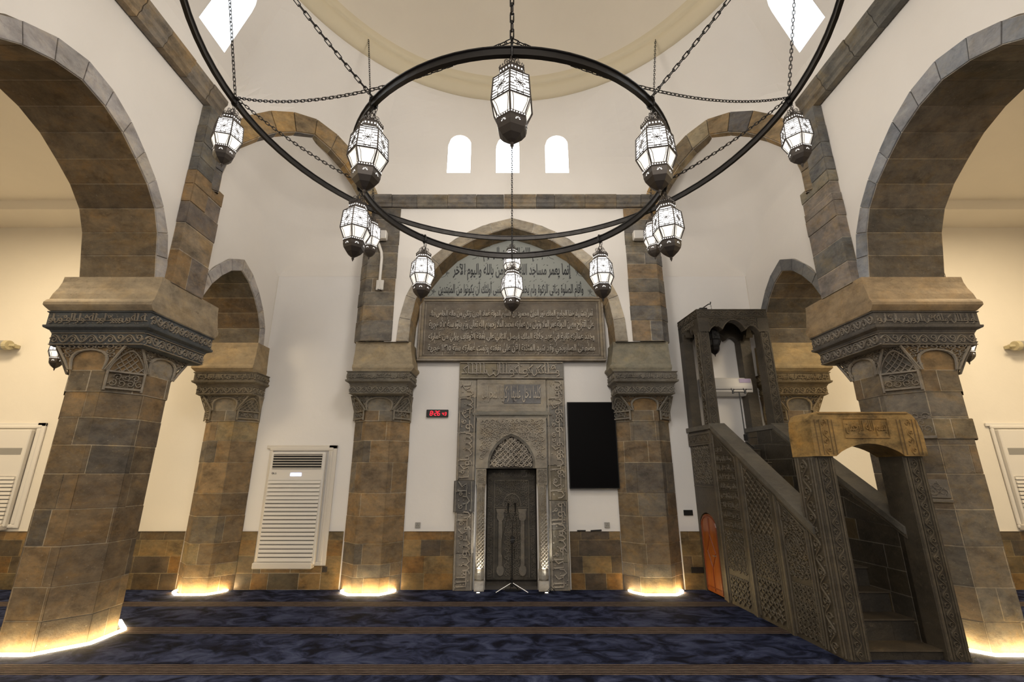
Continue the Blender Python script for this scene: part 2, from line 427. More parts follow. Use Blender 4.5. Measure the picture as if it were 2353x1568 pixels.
def script_band(mb, L, H, fr, h=0.014, col=(1, 1, 1), seed=0, border=True, st=1.0):
    """dense knotted script-like relief of stems, bowls, loops and dots"""
    rnd = random.Random(seed); wd = H * 0.085 * st
    if border:
        for v in (H * 0.02, H * 0.98): rib(mb, [(0, v), (L, v)], H * 0.06, h, fr, col)
    u = H * 0.1; base = H * 0.32
    while u < L - H * 0.25:
        k = rnd.random(); s = H * rnd.uniform(0.2, 0.32)
        if k < 0.3:
            rib(mb, [(u + s * 0.2, H * 0.9), (u + s * 0.25, H * 0.6), (u + s * 0.3, base), (u + s * 1.2, base - H * 0.02)], wd, h, fr, col)
            rib(mb, [(u, H * 0.93), (u + s * 0.4, H * 0.86)], wd * 1.1, h, fr, col); s *= 0.8
        elif k < 0.5:
            rib(mb, spiral(u + s * 0.6, base + s * 0.3, s * 0.42, s * 0.36, 0, 1.05, 9), wd, h, fr, col)
            rib(mb, [(u + s * 0.9, base + s * 0.1), (u + s * 1.1, base - H * 0.12), (u + s * 0.3, base - H * 0.22)], wd, h, fr, col)
        elif k < 0.7:
            rib(mb, [(u, base + H * 0.2), (u + s * 0.1, base - H * 0.02), (u + s * 0.6, base - H * 0.18), (u + s * 1.3, base - H * 0.05), (u + s * 1.4, base + H * 0.22)], wd, h, fr, col); s *= 1.3
        elif k < 0.85:
            rib(mb, [(u + s * 1.3, H * 0.82), (u + s * 0.3, H * 0.6), (u + s * 0.9, base), (u - s * 0.1, base)], wd, h, fr, col)
        else:
            rib(mb, spiral(u + s * 0.6, H * 0.66, s * 0.5, s * 0.12, rnd.uniform(0, 6), 1.3, 10), wd * 0.8, h, fr, col)
            rib(mb, [(u, base), (u + s * 1.3, base)], wd, h, fr, col)
        for q in range(2):
            leaf(mb, u + rnd.uniform(0, s), rnd.choice([H * 0.12, H * 0.55, H * 0.75]) + rnd.uniform(-0.04, 0.04) * H, rnd.uniform(0, 6), H * 0.15, H * 0.1, h * 0.8, fr, col)
        u += s * 1.05
def arabesque(mb, inside, u0, u1, v0, v1, cell, fr, h=0.012, col=(1, 1, 1), seed=0, wd=None):
    rnd = random.Random(seed); wd = wd or cell * 0.14; j = 0; v = v0 + cell / 2
    while v < v1:
        u = u0 + cell / 2 + (cell / 2 if j % 2 else 0)
        while u < u1:
            if inside(u, v):
                hd = 1 if (int(u / cell) + j) % 2 else -1
                a0 = rnd.uniform(0, 6)
                rib(mb, spiral(u, v, cell * 0.52, cell * 0.1, a0, 1.2, 10, hd), wd, h, fr, col)
                for q in range(3):
                    a = a0 + q * 2.1; leaf(mb, u + math.cos(a) * cell * 0.3, v + math.sin(a) * cell * 0.3, a + 0.6, cell * 0.34, cell * 0.2, h, fr, col)
            u += cell
        v += cell * 0.86; j += 1
def lattice(mb, inside, u0, u1, v0, v1, c, fr, h=0.012, col=(1, 1, 1), kind='star'):
    nu = int((u1 - u0) / c) + 1; nv = int((v1 - v0) / c) + 1
    for i in range(nu):
        for j in range(nv):
            cx, cy = u0 + (i + 0.5) * c, v0 + (j + 0.5) * c
            if not inside(cx, cy): continue
            if kind == 'star':
                P = [(cx + c * (0.5 if q % 2 == 0 else 0.27) * math.cos(q * PI / 4 + PI / 8 * 0), cy + c * (0.5 if q % 2 == 0 else 0.27) * math.sin(q * PI / 4)) for q in range(8)]
                rib(mb, P, c * 0.12, h, fr, col, True)
                rib(mb, [(cx + c * .5, cy + c * .5), (cx + c * .24, cy + c * .24)], c * 0.12, h, fr, col)
                rib(mb, [(cx - c * .5, cy + c * .5), (cx - c * .24, cy + c * .24)], c * 0.12, h, fr, col)
            elif kind == 'diag':
                rib(mb, [(cx - c * .5, cy - c * .5), (cx + c * .5, cy + c * .5)], c * 0.22, h, fr, col)
                rib(mb, [(cx - c * .5, cy + c * .5), (cx + c * .5, cy - c * .5)], c * 0.16, h * .8, fr, col)
            else:
                rib(mb, [(cx + c * .36 * math.cos(q * PI / 3 + .5), cy + c * .46 * math.sin(q * PI / 3 + .5)) for q in range(6)], c * 0.13, h, fr, col, True)
                rib(mb, [(cx + c * .4, cy + c * .5), (cx, cy + c * .12), (cx - c * .4, cy + c * .5)], c * 0.1, h, fr, col)
# ------------------------------------------------------------------ Arabic lettering
FORMS = {'ا': (0xFE8D, 2), 'أ': (0xFE83, 2), 'إ': (0xFE87, 2), 'آ': (0xFE81, 2), 'ب': (0xFE8F, 4), 'ة': (0xFE93, 2), 'ت': (0xFE95, 4), 'ث': (0xFE99, 4), 'ج': (0xFE9D, 4), 'ح': (0xFEA1, 4),
         'خ': (0xFEA5, 4), 'د': (0xFEA9, 2), 'ذ': (0xFEAB, 2), 'ر': (0xFEAD, 2), 'ز': (0xFEAF, 2), 'س': (0xFEB1, 4), 'ش': (0xFEB5, 4), 'ص': (0xFEB9, 4), 'ض': (0xFEBD, 4), 'ط': (0xFEC1, 4),
         'ظ': (0xFEC5, 4), 'ع': (0xFEC9, 4), 'غ': (0xFECD, 4), 'ف': (0xFED1, 4), 'ق': (0xFED5, 4), 'ك': (0xFED9, 4), 'ل': (0xFEDD, 4), 'م': (0xFEE1, 4), 'ن': (0xFEE5, 4), 'ه': (0xFEE9, 4),
         'و': (0xFEED, 2), 'ى': (0xFEEF, 2), 'ي': (0xFEF1, 4), 'ء': (0xFE80, 1), 'ئ': (0xFE89, 4), 'ؤ': (0xFE85, 2)}
LAM = {'ا': 0xFEFB, 'أ': 0xFEF7, 'إ': 0xFEF9, 'آ': 0xFEF5}
def shape_ar(t):
    out = []
    for wd in t.split(' '):
        g = []; i = 0; prev = False
        while i < len(wd):
            c = wd[i]
            if c == 'ل' and i + 1 < len(wd) and wd[i + 1] in LAM:
                g.append(chr(LAM[wd[i + 1]] + (1 if prev else 0))); prev = False; i += 2; continue
            if c not in FORMS: g.append(c); prev = False; i += 1; continue
            cp, n = FORMS[c]
            nx = i + 1 < len(wd) and wd[i + 1] in FORMS and FORMS[wd[i + 1]][1] > 1
            if n == 4 and nx: k = 3 if prev else 2
            else: k = 1 if (prev and n > 1) else 0
            g.append(chr(cp + k)); prev = (n == 4); i += 1
        if wd and wd[0] in '٠١٢٣٤٥٦٧٨٩': out.append(wd)
        else: out.append(''.join(reversed(g)))
    return ' '.join(reversed(out))
def text_mb(body, wd, ht, fr, depth, col=(1, 1, 1), mb=None, extr=True, bold=0.0):
    c = bpy.data.curves.new('t', 'FONT'); c.body = body; c.size = 1.0; c.resolution_u = 2
    c.extrude = 0.5 if extr else 0.0; c.offset = bold
    o = bpy.data.objects.new('t', c); COL.objects.link(o); bpy.context.view_layer.update()
    me = o.to_mesh()
    P = [v.co.copy() for v in me.vertices]; F = [tuple(p.vertices) for p in me.polygons]
    o.to_mesh_clear(); bpy.data.objects.remove(o); bpy.data.curves.remove(c)
    if mb is None: mb = MB()
    if not P: return mb
    x0 = min(p.x for p in P); x1 = max(p.x for p in P); y0 = min(p.y for p in P); y1 = max(p.y for p in P)
    mb.add([fr((p.x - x0) / (x1 - x0) * wd, (p.y - y0) / (y1 - y0) * ht, (p.z + 0.5) * depth if extr else depth) for p in P], F, col)
    return mb
def lerp_prof(prof, n):
    """resample half profile [(h, z)...] (from springing to apex) to n+1 points by length"""
    L = [0]
    for a, b in zip(prof, prof[1:]): L.append(L[-1] + math.hypot(b[0] - a[0], b[1] - a[1]))
    out = []
    for k in range(n + 1):
        s = L[-1] * k / n; i = 0
        while i < len(L) - 2 and s > L[i + 1]: i += 1
        t = (s - L[i]) / max(1e-9, L[i + 1] - L[i]); a, b = prof[i], prof[i + 1]
        out.append((a[0] + (b[0] - a[0]) * t, a[1] + (b[1] - a[1]) * t))
    return out
def arch_curve(prof, n):
    h = lerp_prof(prof, n)
    return [(-a, z) for a, z in h] + [(a, z) for a, z in reversed(h[:-1])]
def arch_stones(name, inner, outer, fn, depth, nv, label, cat, pal, spal, seed, rows=2, face_out=0.015, back=True, loc=(0, 0, 0), mat=None):
    """stone arch: fn(h, z, d) maps to the room, d into the wall; parts: voussoir ring and soffit"""
    rnd = random.Random(seed)
    I = arch_curve(inner, nv); O = arch_curve(outer, nv)
    t = thing(name, label, cat, loc); fa = MB(); so = MB()
    flip = (fn(1, 0, 0) - fn(0, 0, 0)).cross(fn(0, 1, 0) - fn(0, 0, 0)).dot(fn(0, 0, 1) - fn(0, 0, 0)) > 0
    for i in range(len(I) - 1):
        col = vary(rnd, rnd.choice(pal))
        q = [fn(*I[i], 0), fn(*I[i + 1], 0), fn(*O[i + 1], 0), fn(*O[i], 0)]
        if flip: q = [q[0], q[3], q[2], q[1]]
        # outward = away from the wall (-d); order so that the normal points to -d
        n = (q[1] - q[0]).cross(q[3] - q[0]); dd = fn(0, 0, 1) - fn(0, 0, 0)
        if n.dot(dd) > 0: q = [q[0], q[3], q[2], q[1]]
        blockq(fa, *q, col, face_out + rnd.uniform(0, 0.004), (0.005,) * 4, 0.012, (0.62, 0.58, 0.52))
        # extrados edge
        for r in range(rows):
            d0, d1 = depth * r / rows, depth * (r + 1) / rows
            if rows > 1 and r > 0 and r < rows: d0 += rnd.uniform(-.0, .0)
            c2 = vary(rnd, rnd.choice(spal))
            q = [fn(*I[i], d0), fn(*I[i + 1], d0), fn(*I[i + 1], d1), fn(*I[i], d1)]
            mid = (Vector(q[0]) + Vector(q[2])) / 2; n = (q[1] - q[0]).cross(q[3] - q[0])
            cen = fn(0, inner[0][1], depth / 2)
            if n.dot(cen - mid) < 0: q = [q[0], q[3], q[2], q[1]]
            blockq(so, *q, c2, rnd.uniform(0, 0.004), (0.003, 0.003, 0.003, 0.003), 0.004, (0.36, 0.30, 0.22))
    a = fa.build('voussoirs', mat or M['block'], t); b = so.build('soffit', M['stone'], t)
    settle(t)
    return t
# ================================================================== THE SETTING
mb = MB(); mb.box(-10.7, 10.7, -6.5, 8.6, -0.12, 0.0, (0.2, 0.2, 0.2)); struct(mb.build('floor', simple('floor_slab', (0.12, 0.11, 0.10), 0.8)))
mb = MB(); mb.box(-10.55, 10.55, -6.4, 7.99, 0.0, 0.012)
tag(mb.build('carpet', M['carpet']), 'navy blue mottled prayer carpet with narrow beige pinstripe bands across the floor', 'carpet')
# back wall with the niche hole
NX0, NX1, NZ = -0.43, 0.41, 1.86
mb = MB()
mb.poly([[(-10.6, 0), (NX0, 0), (NX0, NZ), (NX1, NZ), (NX1, 0), (10.6, 0), (10.6, 6.6), (-10.6, 6.6)]], lambda u, v: (u, 8.0, v))
struct(fixn(mb.build('wall_back', M['aisle'])))
mb = MB()  # niche recess shell
mb.quad((NX0, 8, 0), (NX0, 8.3, 0), (NX0, 8.3, NZ), (NX0, 8, NZ)); mb.quad((NX1, 8, 0), (NX1, 8.3, 0), (NX1, 8.3, NZ), (NX1, 8, NZ))
mb.quad((NX0, 8, NZ), (NX1, 8, NZ), (NX1, 8.3, NZ), (NX0, 8.3, NZ)); mb.quad((NX0, 8.3, 0), (NX1, 8.3, 0), (NX1, 8.3, NZ), (NX0, 8.3, NZ))
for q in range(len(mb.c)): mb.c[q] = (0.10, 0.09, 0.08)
struct(mb.build('trim_1', M['mihrab']))
# skirting of polished stone: one piece per stretch of wall
def dado(x0, x1, name, seed):
    mb = MB()
    ashlar(mb, [(x0, 7.985), (x1, 7.985)], [0.012, 0.25, 0.50, 0.74, 0.87], [(0.20, 0.11, 0.035), (0.26, 0.15, 0.05), (0.10, 0.075, 0.045), (0.16, 0.12, 0.06), (0.07, 0.06, 0.05), (0.24, 0.17, 0.08)], seed, 0.42, outv=0.004, mort=(0.26, 0.2, 0.11), gap=0.002, soft=0.3)
    mb.quad((x0, 7.97, 0.87), (x1, 7.97, 0.87), (x1, 8, 0.87), (x0, 8, 0.87), (0.3, 0.26, 0.2))
    struct(mb.build(name, M['dado']))
dado(-10.5, -5.32, 'baseboard_left', 3); dado(-4.40, -4.14, 'baseboard_left', 44); dado(-3.04, -2.74, 'baseboard_left', 5)
mb = MB(); ashlar(mb, [(-4.14, 7.985), (-3.04, 7.985)], [0.012, 0.25, 0.36], [(0.20, 0.11, 0.035), (0.10, 0.075, 0.045), (0.24, 0.15, 0.06)], 12, 0.42, outv=0.004, gap=0.0025); struct(mb.build('baseboard_left', M['dado']))
dado(-1.76, -0.94, 'baseboard_centre', 6); dado(0.94, 1.76, 'baseboard_centre', 7); dado(2.74, 3.06, 'baseboard_right', 8); dado(4.3, 4.42, 'baseboard_right', 9); dado(5.32, 10.5, 'baseboard_right', 10)
# side walls over the great arches, narrow arch walls
BI = [(1.47, 4.14), (1.42, 4.35), (1.36, 4.68), (1.23, 4.98), (1.05, 5.20), (0.62, 5.54), (0.30, 5.68), (0.0, 5.74)]
BO = [(1.66, 4.14), (1.60, 4.40), (1.54, 4.72), (1.36, 5.06), (1.16, 5.32), (0.72, 5.73), (0.35, 5.93), (0.0, 6.0)]
NI = [(0.80, 3.96), (0.80, 4.15), (0.74, 4.32), (0.56, 4.60), (0.27, 4.86), (0.0, 4.98)]
NO = [(0.96, 3.96), (0.96, 4.15), (0.90, 4.36), (0.69, 4.72), (0.36, 5.03), (0.0, 5.19)]
YB, YN = 3.82, 6.88
for sx, nm in ((-1, 'left'), (1, 'right')):
    mb = MB(); A = arch_curve(BO, 10)
    lp = [(-0.4, 4.14)] + [(YB + a, z) for a, z in A] + [(5.5, 4.14), (5.5, 7.0), (-0.4, 7.0)]
    mb.poly([lp], lambda u, v: (sx * 4.5, u, v)); mb.poly([lp], lambda u, v: (sx * 5.45, u, v))
    A = arch_curve(NO, 8)
    lp = [(5.6, 4.16), (YN - 0.96, 4.16)] + [(YN + a, z) for a, z in A if z > 4.16 or a > 0] + [(8.02, 3.96), (8.02, 5.42), (5.6, 5.42)]
    mb.poly([lp], lambda u, v: (sx * 4.45, u, v))
    lp = [(5.3, 4.0)] + [(YN + a, z) for a, z in A] + [(8.02, 3.96), (8.02, 6.7), (5.3, 6.7)]
    mb.poly([lp], lambda u, v: (sx * 5.36, u, v))
    struct(fixn(mb.build('wall_' + nm, M['plaster'])))
    mb = MB(); mb.quad((sx * 10.6, -6.5, 0), (sx * 10.6, 8, 0), (sx * 10.6, 8, 6.6), (sx * 10.6, -6.5, 6.6)); struct(mb.build('wall_' + nm, M['aisle']))
    mb = MB(); mb.box(min(sx * 5.3, sx * 10.7), max(sx * 5.3, sx * 10.7), -6.5, 7.35, 6.62, 6.8); mb.box(min(sx * 5.3, sx * 10.7), max(sx * 5.3, sx * 10.7), 7.35, 8.05, 6.43, 6.8)
    struct(mb.build('ceiling', M['aisle']))
mb = MB(); mb.box(-5.4, 5.4, -6.5, -0.35, 6.0, 6.2); struct(mb.build('ceiling', M['plaster']))
# corner squinch shells
SI = [(1.20, 5.75), (1.20, 6.25), (1.03, 6.70), (0.68, 7.12), (0.30, 7.37), (0.0, 7.49)]
SO = [(1.38, 5.75), (1.38, 6.42), (1.26, 6.92), (0.87, 7.44), (0.38, 7.72), (0.0, 7.81)]
def prof_at(prof, z):
    if z <= prof[0][1]: return prof[0][0]
    for a, b in zip(prof, prof[1:]):
        if z <= b[1]: return a[0] + (b[0] - a[0]) * (z - a[1]) / (b[1] - a[1])
    return 0.0
def prof_z(prof, h):
    h = abs(h)
    if h >= prof[0][0]: return prof[0][1]
    for a, b in zip(prof[1:], prof[2:] + [prof[-1]]):
        if b[0] <= h <= a[0] and a[0] > b[0]: return a[1] + (b[1] - a[1]) * (a[0] - h) / (a[0] - b[0])
    for a, b in zip(prof, prof[1:]):
        if b[0] <= h <= a[0] and a[0] > b[0]: return a[1] + (b[1] - a[1]) * (a[0] - h) / (a[0] - b[0])
    return prof[-1][1]
for sx in (-1, 1):
    mb = MB(); rows = []; NZs = 34
    for i in range(NZs + 1):
        z = 5.38 + (7.49 - 5.38) * i / NZs
        k = max(0.0, prof_at(SI, z) / 1.20)
        r = 0.03 + 1.05 * min(1, max(0, (z - 5.38) / 0.9)); r = min(r, 1.6)
        pts = [(-4.46, 5.83)]; YW = 7.992
        for q in range(4): pts.append((-4.46, 5.83 + (YW - r - 5.83) * (q + 1) / 4))
        for q in range(1, 9):
            a = PI - PI / 2 * q / 8
            pts.append((-4.46 + r + r * math.cos(a), YW - r + r * math.sin(a)))
        for q in range(3): pts.append((-4.46 + r + (-2.6 + 4.46 - r) * (q + 1) / 3, YW))
        pts.append((-2.6, 7.67))
        Mx, My = -3.53, 6.75
        rows.append([(-sx * (Mx + (x - Mx) * k), My + (y - My) * k, z) for x, y in pts])
    n = len(rows[0])
    mb.add([p for r_ in rows for p in r_], [(i * n + j, i * n + j + 1, (i + 1) * n + j + 1, (i + 1) * n + j) for i in range(NZs) for j in range(n - 1)])
    struct(fixn(mb.build('wall_left' if sx < 0 else 'wall_right', M['plaster'], smooth=True)))
# ---- drum: octagon rising into the dome ring, with window openings
ZT, RR, CY = 9.2, 3.86, 3.80
OCT = [(-2.6, 7.65), (2.6, 7.65), (4.48, 5.85), (4.48, 1.75), (2.6, -0.05), (-2.6, -0.05), (-4.48, 1.75), (-4.48, 5.85)]
def drum_pt(x, y, z, out=0.0):
    t = max(0.0, (z - 7.75) / (ZT - 7.75)); t = t * t * (3 - 2 * t) * 0.35 + t * 0.65
    d = math.hypot(x, y - CY); k = 1 + (RR / d - 1) * t + out / d
    return Vector((x * k, CY + (y - CY) * k, z))
def strip(mb, a, b, z0, z1, n):
    """vertical strip between facet points a and b; z0/z1 may differ at both ends"""
    V = []
    for i in range(n + 1):
        t = i / n
        V += [drum_pt(a[0], a[1], z0[0] + (z1[0] - z0[0]) * t), drum_pt(b[0], b[1], z0[1] + (z1[1] - z0[1]) * t)]
    mb.add(V, [(2 * i, 2 * i + 1, 2 * i + 3, 2 * i + 2) for i in range(n)])
wins = {0: [-1.04, -0.08, 0.89], 2: [-1.40, 0.0, 1.40], 6: [-1.40, 0.0, 1.40]}
WH = {0: (0.235, 7.43, 8.28), 2: (0.29, 7.95, 8.86), 6: (0.29, 7.95, 8.86)}
mb = MB(); wn = 0
for f in range(8):
    a, b = OCT[f], OCT[(f + 1) % 8]
    L = math.hypot(b[0] - a[0], b[1] - a[1]); ux, uy = (b[0] - a[0]) / L, (b[1] - a[1]) / L
    mx, my = (a[0] + b[0]) / 2, (a[1] + b[1]) / 2
    P = lambda h: (mx + ux * h, my + uy * h)
    zlow = 6.7 if f == 0 else (6.95 if f in (2, 6) else 6.0)
    cuts = [-L / 2 + L * i / 14 for i in range(15)]
    W = wins.get(f, [])
    hw, zs_, zh = WH.get(f, (0, 0, 0))
    for c in W: cuts += [c + hw * math.cos(PI * q / 10) for q in range(11)]
    cuts = sorted(cuts)
    cc = [cuts[0]]
    for q in cuts[1:]:
        if q - cc[-1] > 0.012: cc.append(q)
    cc[-1] = L / 2
    for i in range(len(cc) - 1):
        h0, h1 = cc[i], cc[i + 1]; hm = (h0 + h1) / 2
        zl = (zlow, zlow)
        if f in (1, 7): zl = (max(5.75, prof_z(SO, h0) - 0.03), max(5.75, prof_z(SO, h1) - 0.03))
        win = [c for c in W if abs(hm - c) < hw]
        if not win: strip(mb, P(h0), P(h1), zl, (ZT, ZT), 16)
        else:
            c = win[0]
            hd = lambda h: (zh - hw) + math.sqrt(max(0, hw * hw - (h - c) ** 2))
            strip(mb, P(h0), P(h1), zl, (zs_, zs_), 6); strip(mb, P(h0), P(h1), (hd(h0), hd(h1)), (ZT, ZT), 8)
    # reveals and panes
    for c in W:
        o = [(c - hw, zs_), (c + hw, zs_)] + [(c + hw * math.cos(PI * q / 10), zh - hw + hw * math.sin(PI * q / 10)) for q in range(11)]
        n = len(o); V = []
        for d in (0.0, 0.28):
            for (h, z) in o: p = P(h); V.append(drum_pt(p[0], p[1], z, d))
        mb.add(V, [(i, (i + 1) % n, n + (i + 1) % n, n + i) for i in range(n)])
        wn += 1; pm = MB(); V = []
        for (h, z) in o: p = P(h); V.append(drum_pt(p[0], p[1], z, 0.10 if f == 0 else 0.05))
        cen = sum(V, Vector()) / n
        pm.add(V + [cen], [(i, (i + 1) % n, n) for i in range(n)])
        struct(pm.build('window_%d' % wn, M['sky_pane']))
struct(mb.build('wall_drum', M['plaster']))
# dome ring moulding and dome
mb = MB()
prof = [(RR + 0.02, ZT - 0.04), (RR - 0.03, ZT - 0.06), (RR - 0.10, ZT - 0.02), (RR - 0.17, ZT + 0.05), (RR - 0.20, ZT + 0.14), (RR - 0.19, ZT + 0.17), (RR - 0.23, ZT + 0.18), (RR - 0.26, ZT + 0.22), (RR - 0.27, ZT + 0.30)]
n = 96
mb.add([(r * math.cos(2 * PI * k / n), CY + r * math.sin(2 * PI * k / n), z) for r, z in prof for k in range(n)],
       [(i * n + k, i * n + (k + 1) % n, (i + 1) * n + (k + 1) % n, (i + 1) * n + k) for i in range(len(prof) - 1) for k in range(n)])
struct(mb.build('trim_2', M['cream'], smooth=True))
mb = MB(); m = 20; r0 = RR - 0.25
mb.add([(r0 * math.cos(PI / 2 * i / m) * math.cos(2 * PI * k / n), CY + r0 * math.cos(PI / 2 * i / m) * math.sin(2 * PI * k / n), ZT + 0.28 + 2.9 * math.sin(PI / 2 * i / m)) for i in range(m + 1) for k in range(n)],
       [(i * n + k, i * n + (k + 1) % n, (i + 1) * n + (k + 1) % n, (i + 1) * n + k) for i in range(m) for k in range(n)])
struct(mb.build('ceiling', M['dome'], smooth=True))
# centre bay wall over the mihrab arch
MI = [(1.78, 3.95), (1.78, 4.2), (1.75, 4.45), (1.70, 4.72), (1.59, 4.98), (1.42, 5.28), (1.02, 5.70), (0.57, 5.97), (0.0, 6.15)]
MO = [(1.99, 3.95), (1.98, 4.2), (1.96, 4.4), (1.89, 4.75), (1.74, 5.12), (1.52, 5.48), (1.03, 5.93), (0.58, 6.18), (0.0, 6.34)]
mb = MB(); A = arch_curve(MO, 12)
mb.poly([[(-2.2, 3.95)] + A + [(2.2, 3.95), (2.2, 6.6), (-2.2, 6.6)]], lambda u, v: (u, 7.515, v))
struct(fixn(mb.build('wall_centre', M['plaster'])))
mb = MB()   # plain white wall inside the arch, each side of the panel
mb.poly([[(-4.44, 0), (NX0, 0), (NX0, NZ), (NX1, NZ), (NX1, 0), (4.44, 0), (4.44, 5.6), (2.6, 5.6), (2.6, 6.5), (-2.6, 6.5), (-2.6, 5.6), (-4.44, 5.6)]], lambda u, v: (u, 7.995, v))
struct(fixn(mb.build('wall_centre', plaster('pale_cool_plaster', (0.80, 0.78, 0.76)))))

# ================================================================== STONE ARCHES
GREYV = [(0.44, 0.41, 0.385), (0.38, 0.355, 0.34), (0.48, 0.44, 0.395), (0.41, 0.385, 0.37)]
SOFF = [(0.20, 0.145, 0.085), (0.165, 0.12, 0.072), (0.185, 0.14, 0.088)]
SOFR = [(0.155, 0.130, 0.100), (0.13, 0.112, 0.088), (0.17, 0.14, 0.105)]
arch_stones('stone_arch', BI, BO, lambda h, z, d: Vector((-4.5 - d, YB + h, z)), 0.95, 8, 'great stone arch with broad brown soffit rising from the left near pier', 'arch', GREYV, SOFF, 1, 1, loc=(-5, YB, 4.14))
arch_stones('stone_arch', BI, BO, lambda h, z, d: Vector((4.5 + d, YB + h, z)), 0.95, 8, 'great stone arch with speckled grey-brown soffit rising from the right near pier', 'arch', [(0.27, 0.28, 0.30), (0.23, 0.24, 0.26), (0.30, 0.30, 0.31)], SOFR, 2, 1, loc=(5, YB, 4.14))
arch_stones('stone_arch', NI, NO, lambda h, z, d: Vector((-4.45 - d, YN + h, z)), 0.9, 5, 'narrow grey stone arch between the left near pier and the left corner pier', 'arch', GREYV, [(0.13, 0.108, 0.08), (0.115, 0.1, 0.078), (0.16, 0.115, 0.07)], 3, 1, loc=(-4.9, YN, 3.96))
arch_stones('stone_arch', NI, NO, lambda h, z, d: Vector((4.45 + d, YN + h, z)), 0.9, 5, 'narrow dark stone arch above the pulpit on the right', 'arch', [(0.2, 0.195, 0.19), (0.17, 0.17, 0.17)], SOFR, 4, 1, loc=(4.9, YN, 3.96))
arch_stones('stone_arch', MI, MO, lambda h, z, d: Vector((h, 7.5 + d, z)), 0.5, 8, 'wide pale pointed stone arch framing the calligraphy and inscription slab', 'arch', [(0.40, 0.345, 0.255), (0.36, 0.31, 0.235), (0.43, 0.38, 0.30), (0.37, 0.33, 0.27)], [(0.34, 0.25, 0.145), (0.38, 0.29, 0.18), (0.32, 0.26, 0.18)], 5, 1, face_out=0.012, loc=(0, 7.75, 3.95))
SQ = [(0.33, 0.22, 0.10), (0.28, 0.20, 0.11), (0.20, 0.155, 0.10), (0.30, 0.24, 0.15), (0.13, 0.12, 0.115), (0.34, 0.26, 0.15)]
e2 = math.sqrt(0.5)
for sx, lab in ((-1, 'ochre squinch arch across the upper left corner beside the centre bay'), (1, 'ochre squinch arch across the upper right corner beside the centre bay')):
    arch_stones('squinch_arch', SI, SO, (lambda s: (lambda h, z, d: Vector((s * (3.54 - h * e2 * 1.0 + (d - 0.10) * e2), 6.75 + h * e2 + (d - 0.10) * e2, z))))(sx), 0.16, 7, lab, 'arch', SQ, SQ, 6 + sx, 1, face_out=0.03, loc=(sx * 3.54, 6.75, 5.75), mat=M['stone'])
# cornices
def cornice(name, label, O, U, L, sec, seed, pal, loc):
    """stone string course: section (n, z) swept along U in separate blocks"""
    rnd = random.Random(seed); t = MB(); O = Vector(O); U = Vector(U).normalized(); Nn = U.cross(Vector((0, 0, 1)))
    s = 0
    while s < L - 0.05:
        e = min(L, s + rnd.uniform(0.32, 0.62)); col = vary(rnd, tuple(0.55 * c_ + 0.45 * sum(p_[i_] for p_ in pal) / len(pal) for i_, c_ in enumerate(rnd.choice(pal)))); k = rnd.uniform(0.93, 1.06)
        V = []
        for q in (s + 0.003, e - 0.003):
            for (n_, z) in sec: V.append(O + U * q + Nn * (n_ * k) + Vector((0, 0, z)))
        m_ = len(sec)
        t.add(V, [(i, (i + 1) % m_, m_ + (i + 1) % m_, m_ + i) for i in range(m_)] + [tuple(range(m_ - 1, -1, -1)), tuple(range(m_, 2 * m_))], col)
        s = e
    o = tag(t.build(name, M['stone']), label, 'cornice'); return o
SEC = [(0, 0), (0.07, 0.0), (0.08, 0.05), (0.10, 0.07), (0.10, 0.13), (0.13, 0.17), (0.13, 0.22), (0, 0.22)]
CP = [GREY, (0.12, 0.115, 0.11), (0.19, 0.165, 0.13), (0.24, 0.19, 0.13), (0.15, 0.14, 0.135)]
cornice('stone_cornice', 'grey stone cornice running above the white wall over the mihrab arch', (-2.62, 7.5, 6.54), (1, 0, 0), 5.24, SEC, 3, CP, None)
CPL = [(0.22, 0.17, 0.11), (0.28, 0.21, 0.13), (0.20, 0.18, 0.155), (0.15, 0.135, 0.12), (0.30, 0.22, 0.13)]
cornice('stone_cornice', 'brown stone cornice running along the top of the left side wall', (-4.48, -0.3, 6.93), (0, 1, 0), 5.95, [(n * 1.3, z * 1.25) for n, z in SEC], 4, CPL, None)
cornice('stone_cornice', 'grey stone cornice running along the top of the right side wall', (4.48, 5.65, 6.93), (0, -1, 0), 5.95, [(n * 1.3, z * 1.25) for n, z in SEC], 5, [(0.15, 0.14, 0.12), (0.12, 0.115, 0.105), (0.20, 0.165, 0.12), (0.11, 0.11, 0.10)], None)

